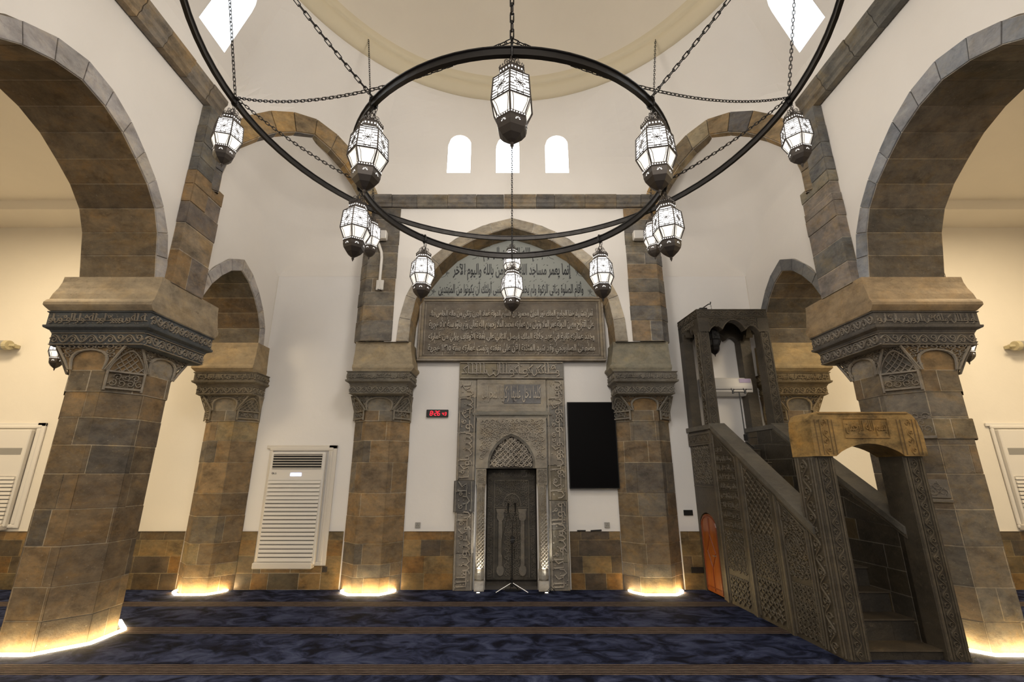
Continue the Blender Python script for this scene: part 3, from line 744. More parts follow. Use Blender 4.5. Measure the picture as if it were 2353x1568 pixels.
# ================================================================== PIERS
def facets(path, closed):
    p = [Vector((q[0], q[1], 0)) for q in path]
    n = len(p); return [(p[i], p[(i + 1) % n]) for i in range(n if closed else n - 1)]
def pier(label, cx, cy, a, ch, H, closed, rect, fl, seed, pal, zs, yf=None, ctint=(0.25, 0.225, 0.19), itint=(0.34, 0.255, 0.155), dtint=None, group=None, lower=None):
    """shaft, carved capital, inscription band, impost"""
    rnd = random.Random(seed)
    t = thing('stone_pier', label, 'pier', (cx, cy, 0), group)
    path = (lambda aa, cc: oct_path(cx, cy, aa, cc)) if closed else (lambda aa, cc: eng_path(cx, cy - aa - 0.0 if yf is None else yf - (aa - a), aa, cc))
    mb = MB(); ashlar(mb, path(a, ch), [0.0] + zs + [H['cap0']], pal, seed, 0.62 * a / 0.5, closed, 0.007, mort=(0.42, 0.35, 0.25), soft=0.35, gap=0.0035)
    mb.build('shaft', M['stone'], t)
    # capital: plain lower panels, flaring faces
    mb = MB(); ashlar(mb, path(a + 0.012, ch), [H['cap0'], H['arch0']], [BROWN, GREY, (0.2, 0.16, 0.11)], seed + 1, 0.4, closed, 0.004)
    NR = 6; rows = []
    for i in range(NR + 1):
        q = i / NR; rows.append((path(a + 0.012 + 0.02 * q ** 2.2, ch * (1 - 0.62 * q ** 1.4)), H['arch0'] + (H['fr0'] - H['arch0']) * q))
    n = len(rows[0][0]); V = [(x, y, z) for p, z in rows for x, y in p]
    cols = [vary(rnd, rnd.choice([BROWN, ctint, GREY, OCHRE]), 0.1) for _ in range(n)]
    for k in range(n if closed else n - 1):
        mb.add([V[i * n + j] for i in range(NR + 1) for j in (k, (k + 1) % n)], [(2 * i, 2 * i + 1, 2 * i + 3, 2 * i + 2) for i in range(NR)], cols[k])
    mb.build('capital', M['stone'], t)
    # relief on the facets
    mb = MB(); hh = H['fr0'] - H['arch0']; hp = H['arch0'] - H['cap0']
    for k, (A, B) in enumerate(facets(path(a + 0.02, ch), closed)):
        U = (B - A); W = U.length; U = U.normalized()
        if W < 0.1 or (not closed and k in (0, n - 2)): continue
        Nn = U.cross(Vector((0, 0, 1)))
        diag = abs(U.x) > 0.2 and abs(U.y) > 0.2
        mid = (A + B) / 2 + Nn * 0.004
        ww = W if diag else W
        def fr(u, v, nn=0.0, mid=mid, U=U, Nn=Nn, W=W, hh=hh, diag=diag):
            q = max(0.0, min(1.0, v / hh)); e = 0.02 * q ** 2.2; c_ = ch * 0.62 * q ** 1.4
            sp = (1 - c_ / ch) if diag else (a - ch + e + c_) / (a - ch)
            o = (e * 1.414 + c_ * 0.707) if diag else e
            p = mid + U * ((u - W / 2) * sp) + Nn * (o + 0.006 + nn); return Vector((p.x, p.y, H['arch0'] + v))
        # pointed arch rib and carved spandrels
        pts = [(W * (0.08 + 0.42 * q), hh * (0.02 + 0.80 * math.sin(PI / 2 * q * 2) if q <= 0.5 else 0)) for q in [i / 12 for i in range(7)]]
        arcp = [(W * (0.06 + 0.44 * (1 - math.cos(PI / 2 * q))), hh * 0.82 * math.sin(PI / 2 * q) ** 0.9) for q in [i / 6 for i in range(7)]]
        arcp = arcp + [(W - x, y) for x, y in reversed(arcp[:-1])]
        rib(mb, arcp, 0.028, 0.014, fr, ctint)
        rib(mb, [(W * 0.015, 0), (W * 0.015, hh * 0.97)], 0.022, 0.012, fr, ctint); rib(mb, [(W * 0.985, 0), (W * 0.985, hh * 0.97)], 0.022, 0.012, fr, ctint)
        def outside(u, v, W=W): 
            x = abs(u - W / 2) / (W * 0.44); return x < 1.08 and v > hh * 0.82 * math.sqrt(max(0, 1 - x ** 1.8)) + 0.02 and v < hh * 0.96
        arabesque(mb, outside, 0, W, hh * 0.12, hh, 0.062, fr, 0.012, ctint, seed + k)
        if diag and (not closed or k == (1 if cx < 0 else 7)):
            ins = lambda u, v, W=W: abs(u - W / 2) / (W * 0.40) < 1 and v < hh * 0.70 * math.sqrt(max(0, 1 - (abs(u - W / 2) / (W * 0.42)) ** 1.8))
            lattice(mb, ins, 0, W, 0, hh, 0.075, fr, 0.010, ctint, 'diag')
            f2 = lambda u, v, nn=0.0, mid=mid, U=U, Nn=Nn, W=W: (lambda p: Vector((p.x, p.y, H['cap0'] + v)))(mid + U * (u - W / 2) + Nn * (0.012 + nn))
            for (uu, vv) in (((0.03, 0.05), (W - 0.03, 0.05)), ((0.03, hp - 0.01), (W - 0.03, hp - 0.01))): rib(mb, [uu, vv], 0.03, 0.014, f2, ctint)
            rib(mb, [(0.02, 0.02), (0.02, hp)], 0.03, 0.014, f2, ctint); rib(mb, [(W - 0.02, 0.02), (W - 0.02, hp)], 0.03, 0.014, f2, ctint)
            arabesque(mb, lambda u, v: True, 0.04, W - 0.04, 0.07, hp - 0.02, 0.085, f2, 0.012, ctint, seed + 7 * k)
    mb.build('capital_carving', M['mihrab'], t)
    if closed and cx > 0:
        A, B = facets(path(a + 0.012, ch), True)[7]; U = (B - A).normalized(); Nn = U.cross(Vector((0, 0, 1)))
        for (zc_, hh_) in ((2.22, 0.22), (1.52, 0.20)):
            mb = MB(); O = A + U * 0.02; g = frame3((O.x, O.y, zc_), U, (0, 0, 1))
            mb.prism([(0, 0), (0.37, 0), (0.37, hh_), (0, hh_)], lambda u, v, d: g(u, v, d), 0.0, 0.014, ctint)
            arabesque(mb, lambda u, v: True, 0.02, 0.36, 0.02, hh_ - 0.01, 0.085, lambda u, v, n=0.0: g(u, v, n + 0.014), 0.012, ctint, 9)
            rib(mb, [(0, -0.03), (0.38, -0.03)], 0.045, 0.03, g, ctint); fixn(mb.build('carved_fragment', M['mihrab'], t))
        mb = MB(); ashlar(mb, path(a + 0.022, ch), [2.17, 2.40], [(0.24, 0.19, 0.12), (0.20, 0.165, 0.11)], seed + 9, 0.5, True, 0.006); mb.build('projecting_course', M['stone'], t)
    # square frieze, band and impost on the rectangle
    x0, x1, y0, y1 = rect
    dt = dtint or (ctint[0] * 0.62, ctint[1] * 0.62, ctint[2] * 0.62)  # ground a darker copy of the carving tint, recess shade put into colour
    mb = MB()
    rect_sweep(mb, x0, x1, y0, y1, [(0.0, H['fr0'] - 0.02), (0.035, H['fr0']), (0.035, H['fr1']), (0.045, H['fr1'] + 0.01), (0.055, H['fr1'] + 0.03), (0.10, H['band0'] - 0.015), (0.105, H['band0']), (0.105, H['band0'] + 0.015), (0.085, H['band0'] + 0.02), (0.085, H['band1'] - 0.02), (0.10, H['band1'] - 0.01), (0.10, H['band1']), (0.05, H['band1'] + 0.01)], col=dt, back=closed)
    fz = mb.build('frieze', M['mihrab'], t)
    mb = MB()
    sides = [((x0, y0), (x1, y0)), ((x1, y0), (x1, y1)), ((x0, y1), (x0, y0))] + ([((x1, y1), (x0, y1))] if closed else [])
    for k, (p, q) in enumerate(sides):
        if p[0] == q[0] and ((p[0] > 0) == (p[0] == x1)) and abs(cx) > 3: continue
        U = Vector((q[0] - p[0], q[1] - p[1], 0)); L = U.length; Nn = U.normalized().cross(Vector((0, 0, 1)))
        O = Vector((p[0], p[1], 0)) + Nn * 0.036 - U.normalized() * 0.03
        scroll_band(mb, L + 0.06, H['fr1'] - H['fr0'], frame3(O + Vector((0, 0, H['fr0'])), U, (0, 0, 1)), 0.016, ctint, seed + k, dens=1.15)
        O = Vector((p[0], p[1], 0)) + Nn * 0.087 - U.normalized() * 0.075
        hB = H['band1'] - H['band0'] - 0.04
        f = frame3(O + Vector((0, 0, H['band0'] + 0.02)), U, (0, 0, 1))
        if k == 0: script_band(mb, L + 0.15, hB, f, 0.014, ctint, seed + 3 * k, border=False)
        else: scroll_band(mb, L + 0.15, hB, f, 0.014, ctint, seed + 3 * k, border=False, dens=1.4)
    mb.build('inscription_band', M['mihrab'], t)
    mb = MB(); b0, b1, tp = H['blk0'], H['blk1'], H['top']
    pr = [(0.02, b0 - 0.03), (0.09, b0 - 0.02), (0.125, b0 + 0.02), (0.14, b0 + (b1 - b0) * 0.35), (0.14, b0 + (b1 - b0) * 0.65), (0.125, b1 - 0.01), (0.11, b1 + 0.005), (0.098, b1 + (tp - b1) * 0.25), (0.075, b1 + (tp - b1) * 0.5), (0.06, b1 + (tp - b1) * 0.78), (0.057, tp)]
    ex = 0.0 if abs(cx) < 3 or not closed else 0.10
    rect_sweep(mb, x0 - (ex if cx > 0 else 0), x1 + (ex if cx < 0 else 0), y0, y1, [(o, z) for o, z in pr], fl, itint, back=closed)
    mb.build('impost', M['block'], t)
    settle(t)
    return t
HN = dict(cap0=2.72, arch0=2.98, fr0=3.28, fr1=3.43, band0=3.50, band1=3.69, blk0=3.72, blk1=3.84, top=4.16)
HF = dict(cap0=2.62, arch0=2.80, fr0=3.06, fr1=3.20, band0=3.27, band1=3.43, blk0=3.46, blk1=3.56, top=3.96)
zsN = [0.30, 0.62, 1.02, 1.40, 1.78, 2.10, 2.42]; zsF = [0.24, 0.42, 0.72, 1.12, 1.47, 1.95, 2.30]
pier('brown octagonal stone pier at near left, lit strip glowing at its foot', -5.10, 5.85, 0.48, 0.28, HN, True, (-5.575, -4.50, 5.34, 6.36), (1.0, 0.1, 1.0, 1.0), 11, [BROWN, BROWN, OCHRE, (0.13, 0.105, 0.08), (0.19, 0.14, 0.085), DARK], zsN, ctint=(0.30, 0.26, 0.205), itint=(0.33, 0.265, 0.18), dtint=(0.085, 0.092, 0.098))
pier('grey-brown octagonal stone pier at near right, behind the pulpit portal', 5.12, 5.85, 0.49, 0.28, HN, True, (4.50, 5.60, 5.34, 6.36), (0.1, 1.0, 1.0, 1.0), 12, [(0.19, 0.165, 0.135), (0.16, 0.14, 0.115), (0.21, 0.17, 0.12), GREY, BROWN], zsN, ctint=(0.27, 0.24, 0.20), itint=(0.34, 0.25, 0.15), dtint=(0.12, 0.11, 0.10))
pier('stone corner pier with reddish capital, left of the tall air conditioner', -4.85, 8.0, 0.45, 0.26, HF, False, (-5.30, -4.42, 7.66, 8.0), (1.0, 0.2, 0.9, 0), 13, [BROWN, OCHRE, (0.30, 0.23, 0.12), GREY, (0.17, 0.12, 0.07), DARK], zsF, yf=7.72, ctint=(0.26, 0.22, 0.16), itint=(0.36, 0.275, 0.165))
pier('stone corner pier with yellowish impost, half hidden behind the pulpit canopy', 4.85, 8.0, 0.45, 0.26, HF, False, (4.42, 5.30, 7.66, 8.0), (0.2, 1.0, 0.9, 0), 14, [GREY, (0.2, 0.17, 0.13), BROWN, TAN], zsF, yf=7.72, ctint=(0.32, 0.25, 0.15), itint=(0.40, 0.30, 0.16))
pier('engaged stone pier left of the mihrab, under the white junction box', -2.24, 8.0, 0.47, 0.26, HF, False, (-2.68, -1.80, 7.58, 8.0), (0.2, 1.0, 0.4, 0), 15, [OCHRE, BROWN, GREY, DARK, (0.22, 0.16, 0.095)], zsF, yf=7.71, ctint=(0.27, 0.245, 0.20), itint=(0.33, 0.27, 0.18))
pier('engaged stone pier right of the mihrab, beside the black television', 2.24, 8.0, 0.47, 0.26, HF, False, (1.80, 2.68, 7.58, 8.0), (1.0, 0.2, 0.4, 0), 16, [BROWN, GREY, (0.2, 0.15, 0.09), (0.12, 0.11, 0.10), OCHRE], zsF, yf=7.71, ctint=(0.26, 0.24, 0.205), itint=(0.24, 0.22, 0.165))
# pilasters above the imposts
def pilaster(label, path, zs, pal, seed, loc, bw=0.6, ptfn=None):
    mb = MB(); ashlar(mb, path, zs, pal, seed, bw, False, 0.015, gap=0.003, ptfn=ptfn)
    return tag(mb.build('stone_pilaster', M['block']), label, 'pilaster')
UPL = [(0.21, 0.195, 0.175), (0.15, 0.14, 0.13), (0.27, 0.22, 0.15), (0.24, 0.18, 0.11), (0.13, 0.125, 0.12), (0.30, 0.25, 0.18)]
zz = [4.15, 4.62, 5.02, 5.34, 5.62, 5.84]; zu = [5.84, 6.05, 6.3, 6.58, 6.93]
L1 = [(-4.5, 5.42), (-4.38, 5.42), (-4.38, 6.02), (-4.46, 6.02)]; L2 = [(-4.5, 5.42), (-4.38, 5.42), (-4.38, 5.82), (-4.46, 5.82)]
mb = MB(); ashlar(mb, L1, zz, [(0.25, 0.17, 0.09), (0.28, 0.22, 0.15), (0.30, 0.2, 0.10), (0.17, 0.15, 0.14)], 21, 0.9, False, 0.015, gap=0.004, soft=0.3)
ashlar(mb, L2, zu, [(0.15, 0.14, 0.125), (0.12, 0.115, 0.105), (0.19, 0.18, 0.16)], 22, 0.9, False, 0.015, gap=0.004, soft=0.3)
mb.box(-4.46, -4.385, 5.82, 6.02, 5.80, 5.84, GREY)
tag(mb.build('stone_pilaster', M['stone']), 'stepped pilaster of brown and grey blocks above the left near pier', 'pilaster')
R1 = [(-x, y) for x, y in reversed(L1)]; R2 = [(-x, y) for x, y in reversed(L2)]
mb = MB(); ashlar(mb, R1, [4.15, 4.45, 4.8, 5.12, 5.36, 5.48, 5.66, 5.84], [(0.27, 0.225, 0.185), (0.22, 0.20, 0.15), (0.25, 0.21, 0.18), (0.17, 0.17, 0.16)], 23, 0.9, False, 0.015, gap=0.004, soft=0.3)
ashlar(mb, R2, zu, [(0.12, 0.12, 0.12), (0.15, 0.15, 0.15), (0.18, 0.175, 0.165)], 24, 0.9, False, 0.015, gap=0.004, soft=0.3)
mb.box(4.385, 4.46, 5.82, 6.02, 5.80, 5.84, GREY)
tag(mb.build('stone_pilaster', M['stone']), 'stepped pilaster with blue-grey upper blocks above the right near pier', 'pilaster')
zp = [3.96, 4.33, 4.60, 4.86, 5.12, 5.40, 5.62, 5.78, 6.02, 6.30, 6.54]
for sx, sd, pal, lab in ((-1, 31, [(0.16, 0.145, 0.125), (0.20, 0.175, 0.14), (0.11, 0.10, 0.09), (0.24, 0.21, 0.165), (0.26, 0.20, 0.13)], 'banded grey stone pilaster carrying the junction box, left of the centre arch'),
                         (1, 32, [(0.15, 0.145, 0.14), (0.21, 0.19, 0.15), (0.27, 0.19, 0.11), (0.12, 0.12, 0.12), (0.25, 0.22, 0.175)], 'banded brown and grey stone pilaster right of the centre arch')):
    pt = [(-2.74, 8.0), (-2.74, 7.62), (-2.60, 7.49), (-2.08, 7.49), (-2.08, 7.6)]
    if sx > 0: pt = [(-x, y) for x, y in reversed(pt)]
    mb = MB(); ashlar(mb, pt, zp, pal, sd, 1.2, False, 0.012, gap=0.004, soft=0.3)
    tag(mb.build('stone_pilaster', M['stone']), lab, 'pilaster')
# LED strips round the pier feet
def strip_ring(label, path, closed, loc):
    pts = [Vector((p[0], p[1], 0)) for p in path]; mb = MB(); n = len(pts)
    c = sum(pts, Vector()) / n
    def off(d):
        out = []
        for i, p in enumerate(pts):
            a = pts[(i - 1) % n] if (closed or i > 0) else None; b = pts[(i + 1) % n] if (closed or i < n - 1) else None
            ns = []
            if a is not None: ns.append((p - a).normalized().cross(Vector((0, 0, 1))))
            if b is not None: ns.append((b - p).normalized().cross(Vector((0, 0, 1))))
            m_ = sum(ns, Vector()).normalized(); k = 1 / max(0.3, m_.dot(ns[0])); out.append(p + m_ * d * k)
        return out
    A, B = off(0.045), off(0.085)
    for i in range(n if closed else n - 1):
        j = (i + 1) % n
        a0, a1, b0, b1 = A[i], A[j], B[i], B[j]
        V = [(p.x, p.y, z) for z in (0.0125, 0.032) for p in (a0, a1, b1, b0)]
        mb.hexa(V)
    o = tag(mb.build('light_strip', M['strip']), label, 'light strip', 'glowing strips at the pier feet'); return o
strip_ring('glowing warm light strip round the foot of the left near pier', oct_path(-5.10, 5.85, 0.48, 0.28), True, None)
strip_ring('glowing warm light strip round the foot of the right near pier', oct_path(5.12, 5.85, 0.49, 0.28), True, None)
strip_ring('glowing warm light strip at the foot of the left corner pier', eng_path(-4.85, 7.72, 0.45, 0.26, 7.95), False, None)
strip_ring('glowing warm light strip at the foot of the pier left of the mihrab', eng_path(-2.24, 7.71, 0.47, 0.26, 7.95), False, None)
strip_ring('glowing warm light strip at the foot of the pier right of the mihrab', eng_path(2.24, 7.71, 0.47, 0.26, 7.95), False, None)

# ================================================================== MIHRAB
MC = (0.255, 0.232, 0.198); MCL = (0.33, 0.30, 0.25); MD = (0.18, 0.172, 0.158); MG = (0.21, 0.20, 0.18); RL = (0.44, 0.40, 0.345); RLD = (0.30, 0.29, 0.265)  # ground tints darkened, relief tints lifted: carving shade put into the colours
mih = thing('mihrab', 'tall carved grey stone mihrab niche standing between the clock and the television', 'prayer niche', (0, 8.0, 0))
FX = lambda x, z, y: frame3((x, y, z), (1, 0, 0), (0, 0, 1))
# outer frame of dark and light slabs
mb = MB(); rnd = random.Random(5)
def slabs(mb, x0, x1, zs, cols, yf, yb=7.99):
    for k in range(len(zs) - 1):
        c = cols[k % len(cols)]; d = rnd.uniform(0, 0.006)
        mb.bbox(x0, x1, yf - d, yb, zs[k] + 0.002, zs[k + 1] - 0.002, 0.006, vary(rnd, c, 0.06))
slabs(mb, -0.93, -0.62, [0.012, 0.55, 1.15, 1.66, 1.9, 2.45, 2.78, 3.05, 3.36], [MC, MC, MD, MC, MC, MD, MG, MCL], 7.90)
mb.bbox(-0.96, -0.62, 7.885, 7.99, 1.17, 1.66, 0.008, (0.14, 0.135, 0.13))
slabs(mb, 0.60, 0.915, [0.012, 0.42, 0.9, 1.35, 1.9, 2.55, 2.9, 3.36], [MC, (0.235, 0.215, 0.17), MG, (0.235, 0.21, 0.16), MC, MG, MCL], 7.90)
for (x0, x1, c) in ((-0.93, -0.27, (0.25, 0.22, 0.16)), (-0.27, 0.32, MC), (0.32, 0.915, MG)): mb.bbox(x0 + .001, x1 - .001, 7.895, 7.99, 3.365, 3.69, 0.006, c)
mb.build('outer_frame', M['mihrab'], mih)
mb = MB()
def vfr(x, y, zb, up=True):   # frame whose u runs up the jamb; v goes to the left (right side up outward)
    return frame3((x, y, zb), (0, 0, 1), (-1, 0, 0))
f = vfr(-0.645, 7.892, 0.05); 
def vband(x_right, y, z0, z1, wdt, seed, fn=script_band, col=RL, h=0.024):
    g = lambda u, v, n=0.0: Vector((x_right - v, y - n, z0 + u))
    # orientation flips: reverse ribbon side
    fn(mb, z1 - z0, wdt, g, h, col, seed)
vband(-0.64, 7.893, 0.03, 1.16, 0.27, 1); vband(-0.66, 7.876, 1.18, 1.65, 0.27, 2, col=RLD); vband(-0.64, 7.893, 1.67, 3.34, 0.27, 3)
vband(0.895, 7.893, 0.03, 1.34, 0.27, 4); vband(0.895, 7.893, 1.36, 3.34, 0.27, 5)
script_band(mb, 1.80, 0.29, lambda u, v, n=0.0: Vector((-0.91 + u, 7.888 - n, 3.385 + v)), 0.024, RL, 6)
mb.build('frame_inscription', M['mihrab'], mih)
# name panel and shelf cornice
mb = MB(); mb.bbox(-0.615, 0.595, 7.88, 7.99, 2.80, 3.36, 0.008, MCL)
mb.box(-0.57, 0.55, 7.876, 7.89, 2.90, 2.925, MCL); mb.box(-0.57, 0.55, 7.876, 7.89, 3.285, 3.31, MCL); mb.box(-0.57, -0.545, 7.876, 7.89, 2.925, 3.285, MCL); mb.box(0.525, 0.55, 7.876, 7.89, 2.925, 3.285, MCL)
mb.bbox(-0.14, 0.50, 7.873, 7.885, 2.935, 3.275, 0.003, (0.185, 0.185, 0.19))
mb.build('name_panel', M['mihrab'], mih)
mb = text_mb(shape_ar('كلما دخل عليها زكريا المحراب'), 1.02, 0.29, lambda u, v, d: Vector((-0.52 + u, 7.875 - d, 2.96 + v)), 0.02, RL)
mb.build('carved_lettering', M['mihrab'], mih)
mb = MB(); rect_sweep(mb, -0.64, 0.62, 7.90, 7.99, [(-0.02, 2.68), (0.0, 2.70), (0.01, 2.73), (0.035, 2.745), (0.04, 2.78), (0.02, 2.79), (0.01, 2.84), (-0.01, 2.88), (-0.03, 2.90)], (1, 1, 1, 0), (0.245, 0.235, 0.205)); mb.build('shelf_moulding', M['mihrab'], mih)
# spandrel slab with pointed arch
AI = [(0.395, 1.86), (0.40, 1.98), (0.36, 2.12), (0.27, 2.26), (0.14, 2.37), (0.0, 2.43)]
AJ = [(0.36, 1.86), (0.365, 1.98), (0.325, 2.10), (0.24, 2.23), (0.12, 2.33), (0.0, 2.385)]
A = arch_curve(AI, 10); B = arch_curve(AJ, 10); mcx = -0.01
mb = MB(); lp = [(-0.605, 1.86)] + [(a + mcx, z) for a, z in A] + [(0.585, 1.86), (0.585, 2.70), (-0.605, 2.70)]
mb.prism(lp, lambda u, v, d: Vector((u, d, v)), 7.885, 7.99, MCL); mb.build('spandrel_slab', M['mihrab'], mih)
mb = MB()
for i in range(len(A) - 1):
    a0, a1, b0, b1 = A[i], A[i + 1], B[i], B[i + 1]
    p = lambda q, y: (q[0] + mcx, y, q[1])
    mb.quad(p(a0, 7.885), p(a1, 7.885), p(b1, 7.925), p(b0, 7.925), MG)
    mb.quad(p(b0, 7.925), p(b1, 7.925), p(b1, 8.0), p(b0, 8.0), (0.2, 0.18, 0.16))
mb.build('arch_reveal', M['mihrab'], mih)
mb = MB()
inA = lambda u, v, k=1.0: abs(u - mcx) < prof_at(AI, v) * k
arabesque(mb, lambda u, v: (not (abs(u - mcx) < prof_at(AI, v) + 0.05 if v < 2.48 else False)) and (v > 2.0) and abs(u) < 0.54, -0.55, 0.54, 2.0, 2.64, 0.085, FX(0, 0, 7.884), 0.02, RL, 8)
for v0 in (2.0, 2.12): pass
mb.build('spandrel_carving', M['mihrab'], mih)
mb = MB(); mb.poly([[(a + mcx, z) for a, z in B]], lambda u, v: (u, 7.975, v), (0.10, 0.09, 0.08))  # hood ground darkened, shade behind the openwork put into the tint
# hanging toothed fringe of the hood
teeth = [(-0.365, 1.88)]
for k in range(9): teeth += [(-0.365 + 0.0406 * (2 * k + 1), 1.90 if k % 2 else 1.88), (-0.365 + 0.0406 * (2 * k + 2), 1.94)]
mb.build('hood_ground', M['mihrab'], mih)
mb = MB(); arabesque(mb, lambda u, v: abs(u - mcx) < prof_at(AJ, v) - 0.015, -0.40, 0.38, 1.88, 2.36, 0.062, FX(0, 0, 7.974), 0.035, RL, 9, 0.016)
lattice(mb, lambda u, v: abs(u - mcx) < prof_at(AJ, v) - 0.03, -0.38, 0.36, 1.9, 2.34, 0.09, FX(0, 0, 7.966), 0.03, RL, 'diag')
mb.build('hood_openwork', M['mihrab'], mih)
# capitals and colonnettes
for s_, x0, x1 in ((-1, -0.60, -0.43), (1, 0.41, 0.585)):
    mb = MB(); mb.bbox(x0, x1, 7.87, 7.99, 1.60, 1.85, 0.008, MCL); arabesque(mb, lambda u, v: True, x0 + .015, x1 - .01, 1.62, 1.83, 0.05, FX(0, 0, 7.869), 0.012, MCL, 3)
    mb.build('capital', M['mihrab'], mih)
    mb = MB(); xc = (x0 + x1) / 2; sc = (x1 - x0) / 2
    mb.lathe([(sc * .98, 0.30), (sc * .85, 0.33), (sc * .80, 0.9), (sc * .80, 1.4), (sc * .86, 1.58), (sc * .95, 1.60)], xc, 7.93, 8, MCL, 0, PI / 8)
    c = mb.build('colonnette', M['mihrab'], mih)
    mb = MB(); g = FX(0, 0, 7.93 - sc * 0.78)
    lattice(mb, lambda u, v: v < 1.15, xc - sc * .42, xc + sc * .42, 0.34, 1.5, 0.055, g, 0.010, MCL, 'diag')
    arabesque(mb, lambda u, v: True, xc - sc * .45, xc + sc * .45, 1.0, 1.55, 0.05, g, 0.009, MCL, 4)
    mb.build('colonnette_carving', M['mihrab'], mih)
    mb = MB(); mb.bbox(x0 + .005, x1 - .005, 7.85, 7.99, 0.012, 0.16, 0.008, (0.42, 0.40, 0.37)); mb.lathe([(sc * .7, 0.16), (sc * 1.0, 0.19), (sc * 1.05, 0.24), (sc * .9, 0.31)], xc, 7.93, 8, (0.36, 0.34, 0.30), 0, PI / 8)
    mb.build('colonnette_base', M['mihrab'], mih)
# back panel in the recess
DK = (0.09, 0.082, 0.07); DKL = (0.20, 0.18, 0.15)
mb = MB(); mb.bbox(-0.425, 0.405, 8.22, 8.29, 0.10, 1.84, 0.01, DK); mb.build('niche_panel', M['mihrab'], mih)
mb = MB(); g = FX(0, 0, 8.219)
for x in (-0.30, 0.285): rib(mb, [(x, 0.14), (x, 1.66)], 0.016, 0.014, g, DKL)
rib(mb, [(-0.30, 1.66), (0.285, 1.66)], 0.016, 0.014, g, DKL); rib(mb, [(-0.29, 1.22), (-0.10, 1.22)], 0.014, 0.014, g, DKL); rib(mb, [(0.09, 1.22), (0.275, 1.22)], 0.014, 0.014, g, DKL)
ar = [(0.15 * math.cos(PI * q / 12), 1.24 + 0.20 * math.sin(PI * q / 12) ** 0.9) for q in range(13)]
rib(mb, ar, 0.018, 0.016, g, DKL)
for x in (-0.195, 0.175):
    mb.prism([(x - .03, .33), (x + .03, .33), (x + .03, 1.0), (x - .03, 1.0)], lambda u, v, d: Vector((u, d, v)), 8.195, 8.22, DKL)
    for zc in (1.08, 0.25):
        lp = [(x + 0.062 * math.cos(q * PI / 6) * (0.62 if q in (3, 9) else 1), zc + 0.085 * math.sin(q * PI / 6)) for q in range(12)]
        mb.prism(lp, lambda u, v, d: Vector((u, d, v)), 8.195, 8.22, DKL)
    mb.prism([(x - .055, 1.13), (x + .055, 1.13), (x + .075, 1.20), (x - .075, 1.20)], lambda u, v, d: Vector((u, d, v)), 8.20, 8.22, DKL)
arabesque(mb, lambda u, v: not (abs(u) < 0.165 and v < 1.44 and math.hypot(u / 0.15, (v - 1.24) / 0.2) > 0.85 and v < 1.24 + .2), -0.29, 0.28, 1.24, 1.65, 0.07, g, 0.014, DKL, 12)
arabesque(mb, lambda u, v: True, -0.13, 0.12, 0.16, 1.2, 0.07, g, 0.012, DKL, 13)
script_band(mb, 1.6, 0.10, lambda u, v, n=0.0: Vector((-0.315 - v, 8.219 - n, 0.14 + u)), 0.012, DKL, 14, False)
script_band(mb, 1.6, 0.10, lambda u, v, n=0.0: Vector((0.395 - v, 8.219 - n, 0.14 + u)), 0.012, DKL, 15, False)
script_band(mb, 0.8, 0.11, lambda u, v, n=0.0: Vector((-0.41 + u, 8.219 - n, 1.70 + v)), 0.012, DKL, 16, False)
mb.build('niche_carving', M['mihrab'], mih)
settle(mih)

# ================================================================== INSCRIPTION SLAB + LUNETTE
slab = thing('inscription_slab', 'wide brown-grey stone slab with four carved lines of Arabic above the mihrab', 'inscription', (0, 8.0, 3.7))
PC = (0.33, 0.29, 0.24)
mb = MB(); mb.box(-1.70, 1.68, 7.91, 7.99, 3.70, 4.92, (0.175, 0.15, 0.12))  # ground darkened, shade between the letters put into the colour
def frame_ring(mb, x0, x1, z0, z1, w_, y0, y1, col):
    mb.bbox(x0, x1, y0, y1, z1 - w_, z1, 0.01, col); mb.bbox(x0, x1, y0, y1, z0, z0 + w_, 0.01, col)
    mb.bbox(x0, x0 + w_, y0, y1, z0 + w_, z1 - w_, 0.01, col); mb.bbox(x1 - w_, x1, y0, y1, z0 + w_, z1 - w_, 0.01, col)
frame_ring(mb, -1.70, 1.68, 3.70, 4.92, 0.035, 7.86, 7.91, PC); frame_ring(mb, -1.665, 1.645, 3.735, 4.885, 0.05, 7.885, 7.91, (0.29, 0.245, 0.18)); frame_ring(mb, -1.60, 1.58, 3.80, 4.82, 0.02, 7.895, 7.915, PC)
mb.build('slab_panel', M['mihrab'], slab)
LINES = ['أمر بتشييد هذا الجامع الملك نور الدين محمود بن قسيم الدولة عماد الدين زنكي من ماله الخاص بناء',
         'على اقتراح معين الدولة عمر الملا وتولى من عمارته محمد الملا رحمهم الله تعالى وتم بناؤه سنة ٥٦٨ هجرية',
         'وجدد عمارته ثانية في عهد جلالة الملك فيصل الثاني على نفقة الأوقاف وولي من عمارته',
         'مصطفى الصابونجي وقد شيد المئذنة الآن على نفقته وتمت عمارته سنة ١٣٦٥ هجرية']
for k, tx in enumerate(LINES):
    z = 4.50 - k * 0.222
    mb = text_mb(shape_ar(tx), 3.0, 0.205, (lambda z: (lambda u, v, d: Vector((-1.51 + u, 7.908 - d, z - 0.01 + v))))(z), 0.024, (0.46, 0.42, 0.36), bold=0.022)
    rr = random.Random(k + 40)
    for i in range(64):
        g = FX(-1.5 + 3.0 * (i + rr.random()) / 64, z + rr.choice([rr.uniform(.0, .04), rr.uniform(.13, .195)]), 7.908)
        rib(mb, [(-.014, -.010), (.016, .012)] if rr.random() < .6 else [(0, -.03), (0.004, .03)], 0.010, 0.016, g, (0.46, 0.42, 0.36))
    mb.build('carved_line', M['mihrab'], slab)
settle(slab)
LU = [(1.60, 4.91), (1.46, 5.18), (1.20, 5.53), (0.85, 5.80), (0.45, 6.00), (0.0, 6.10)]
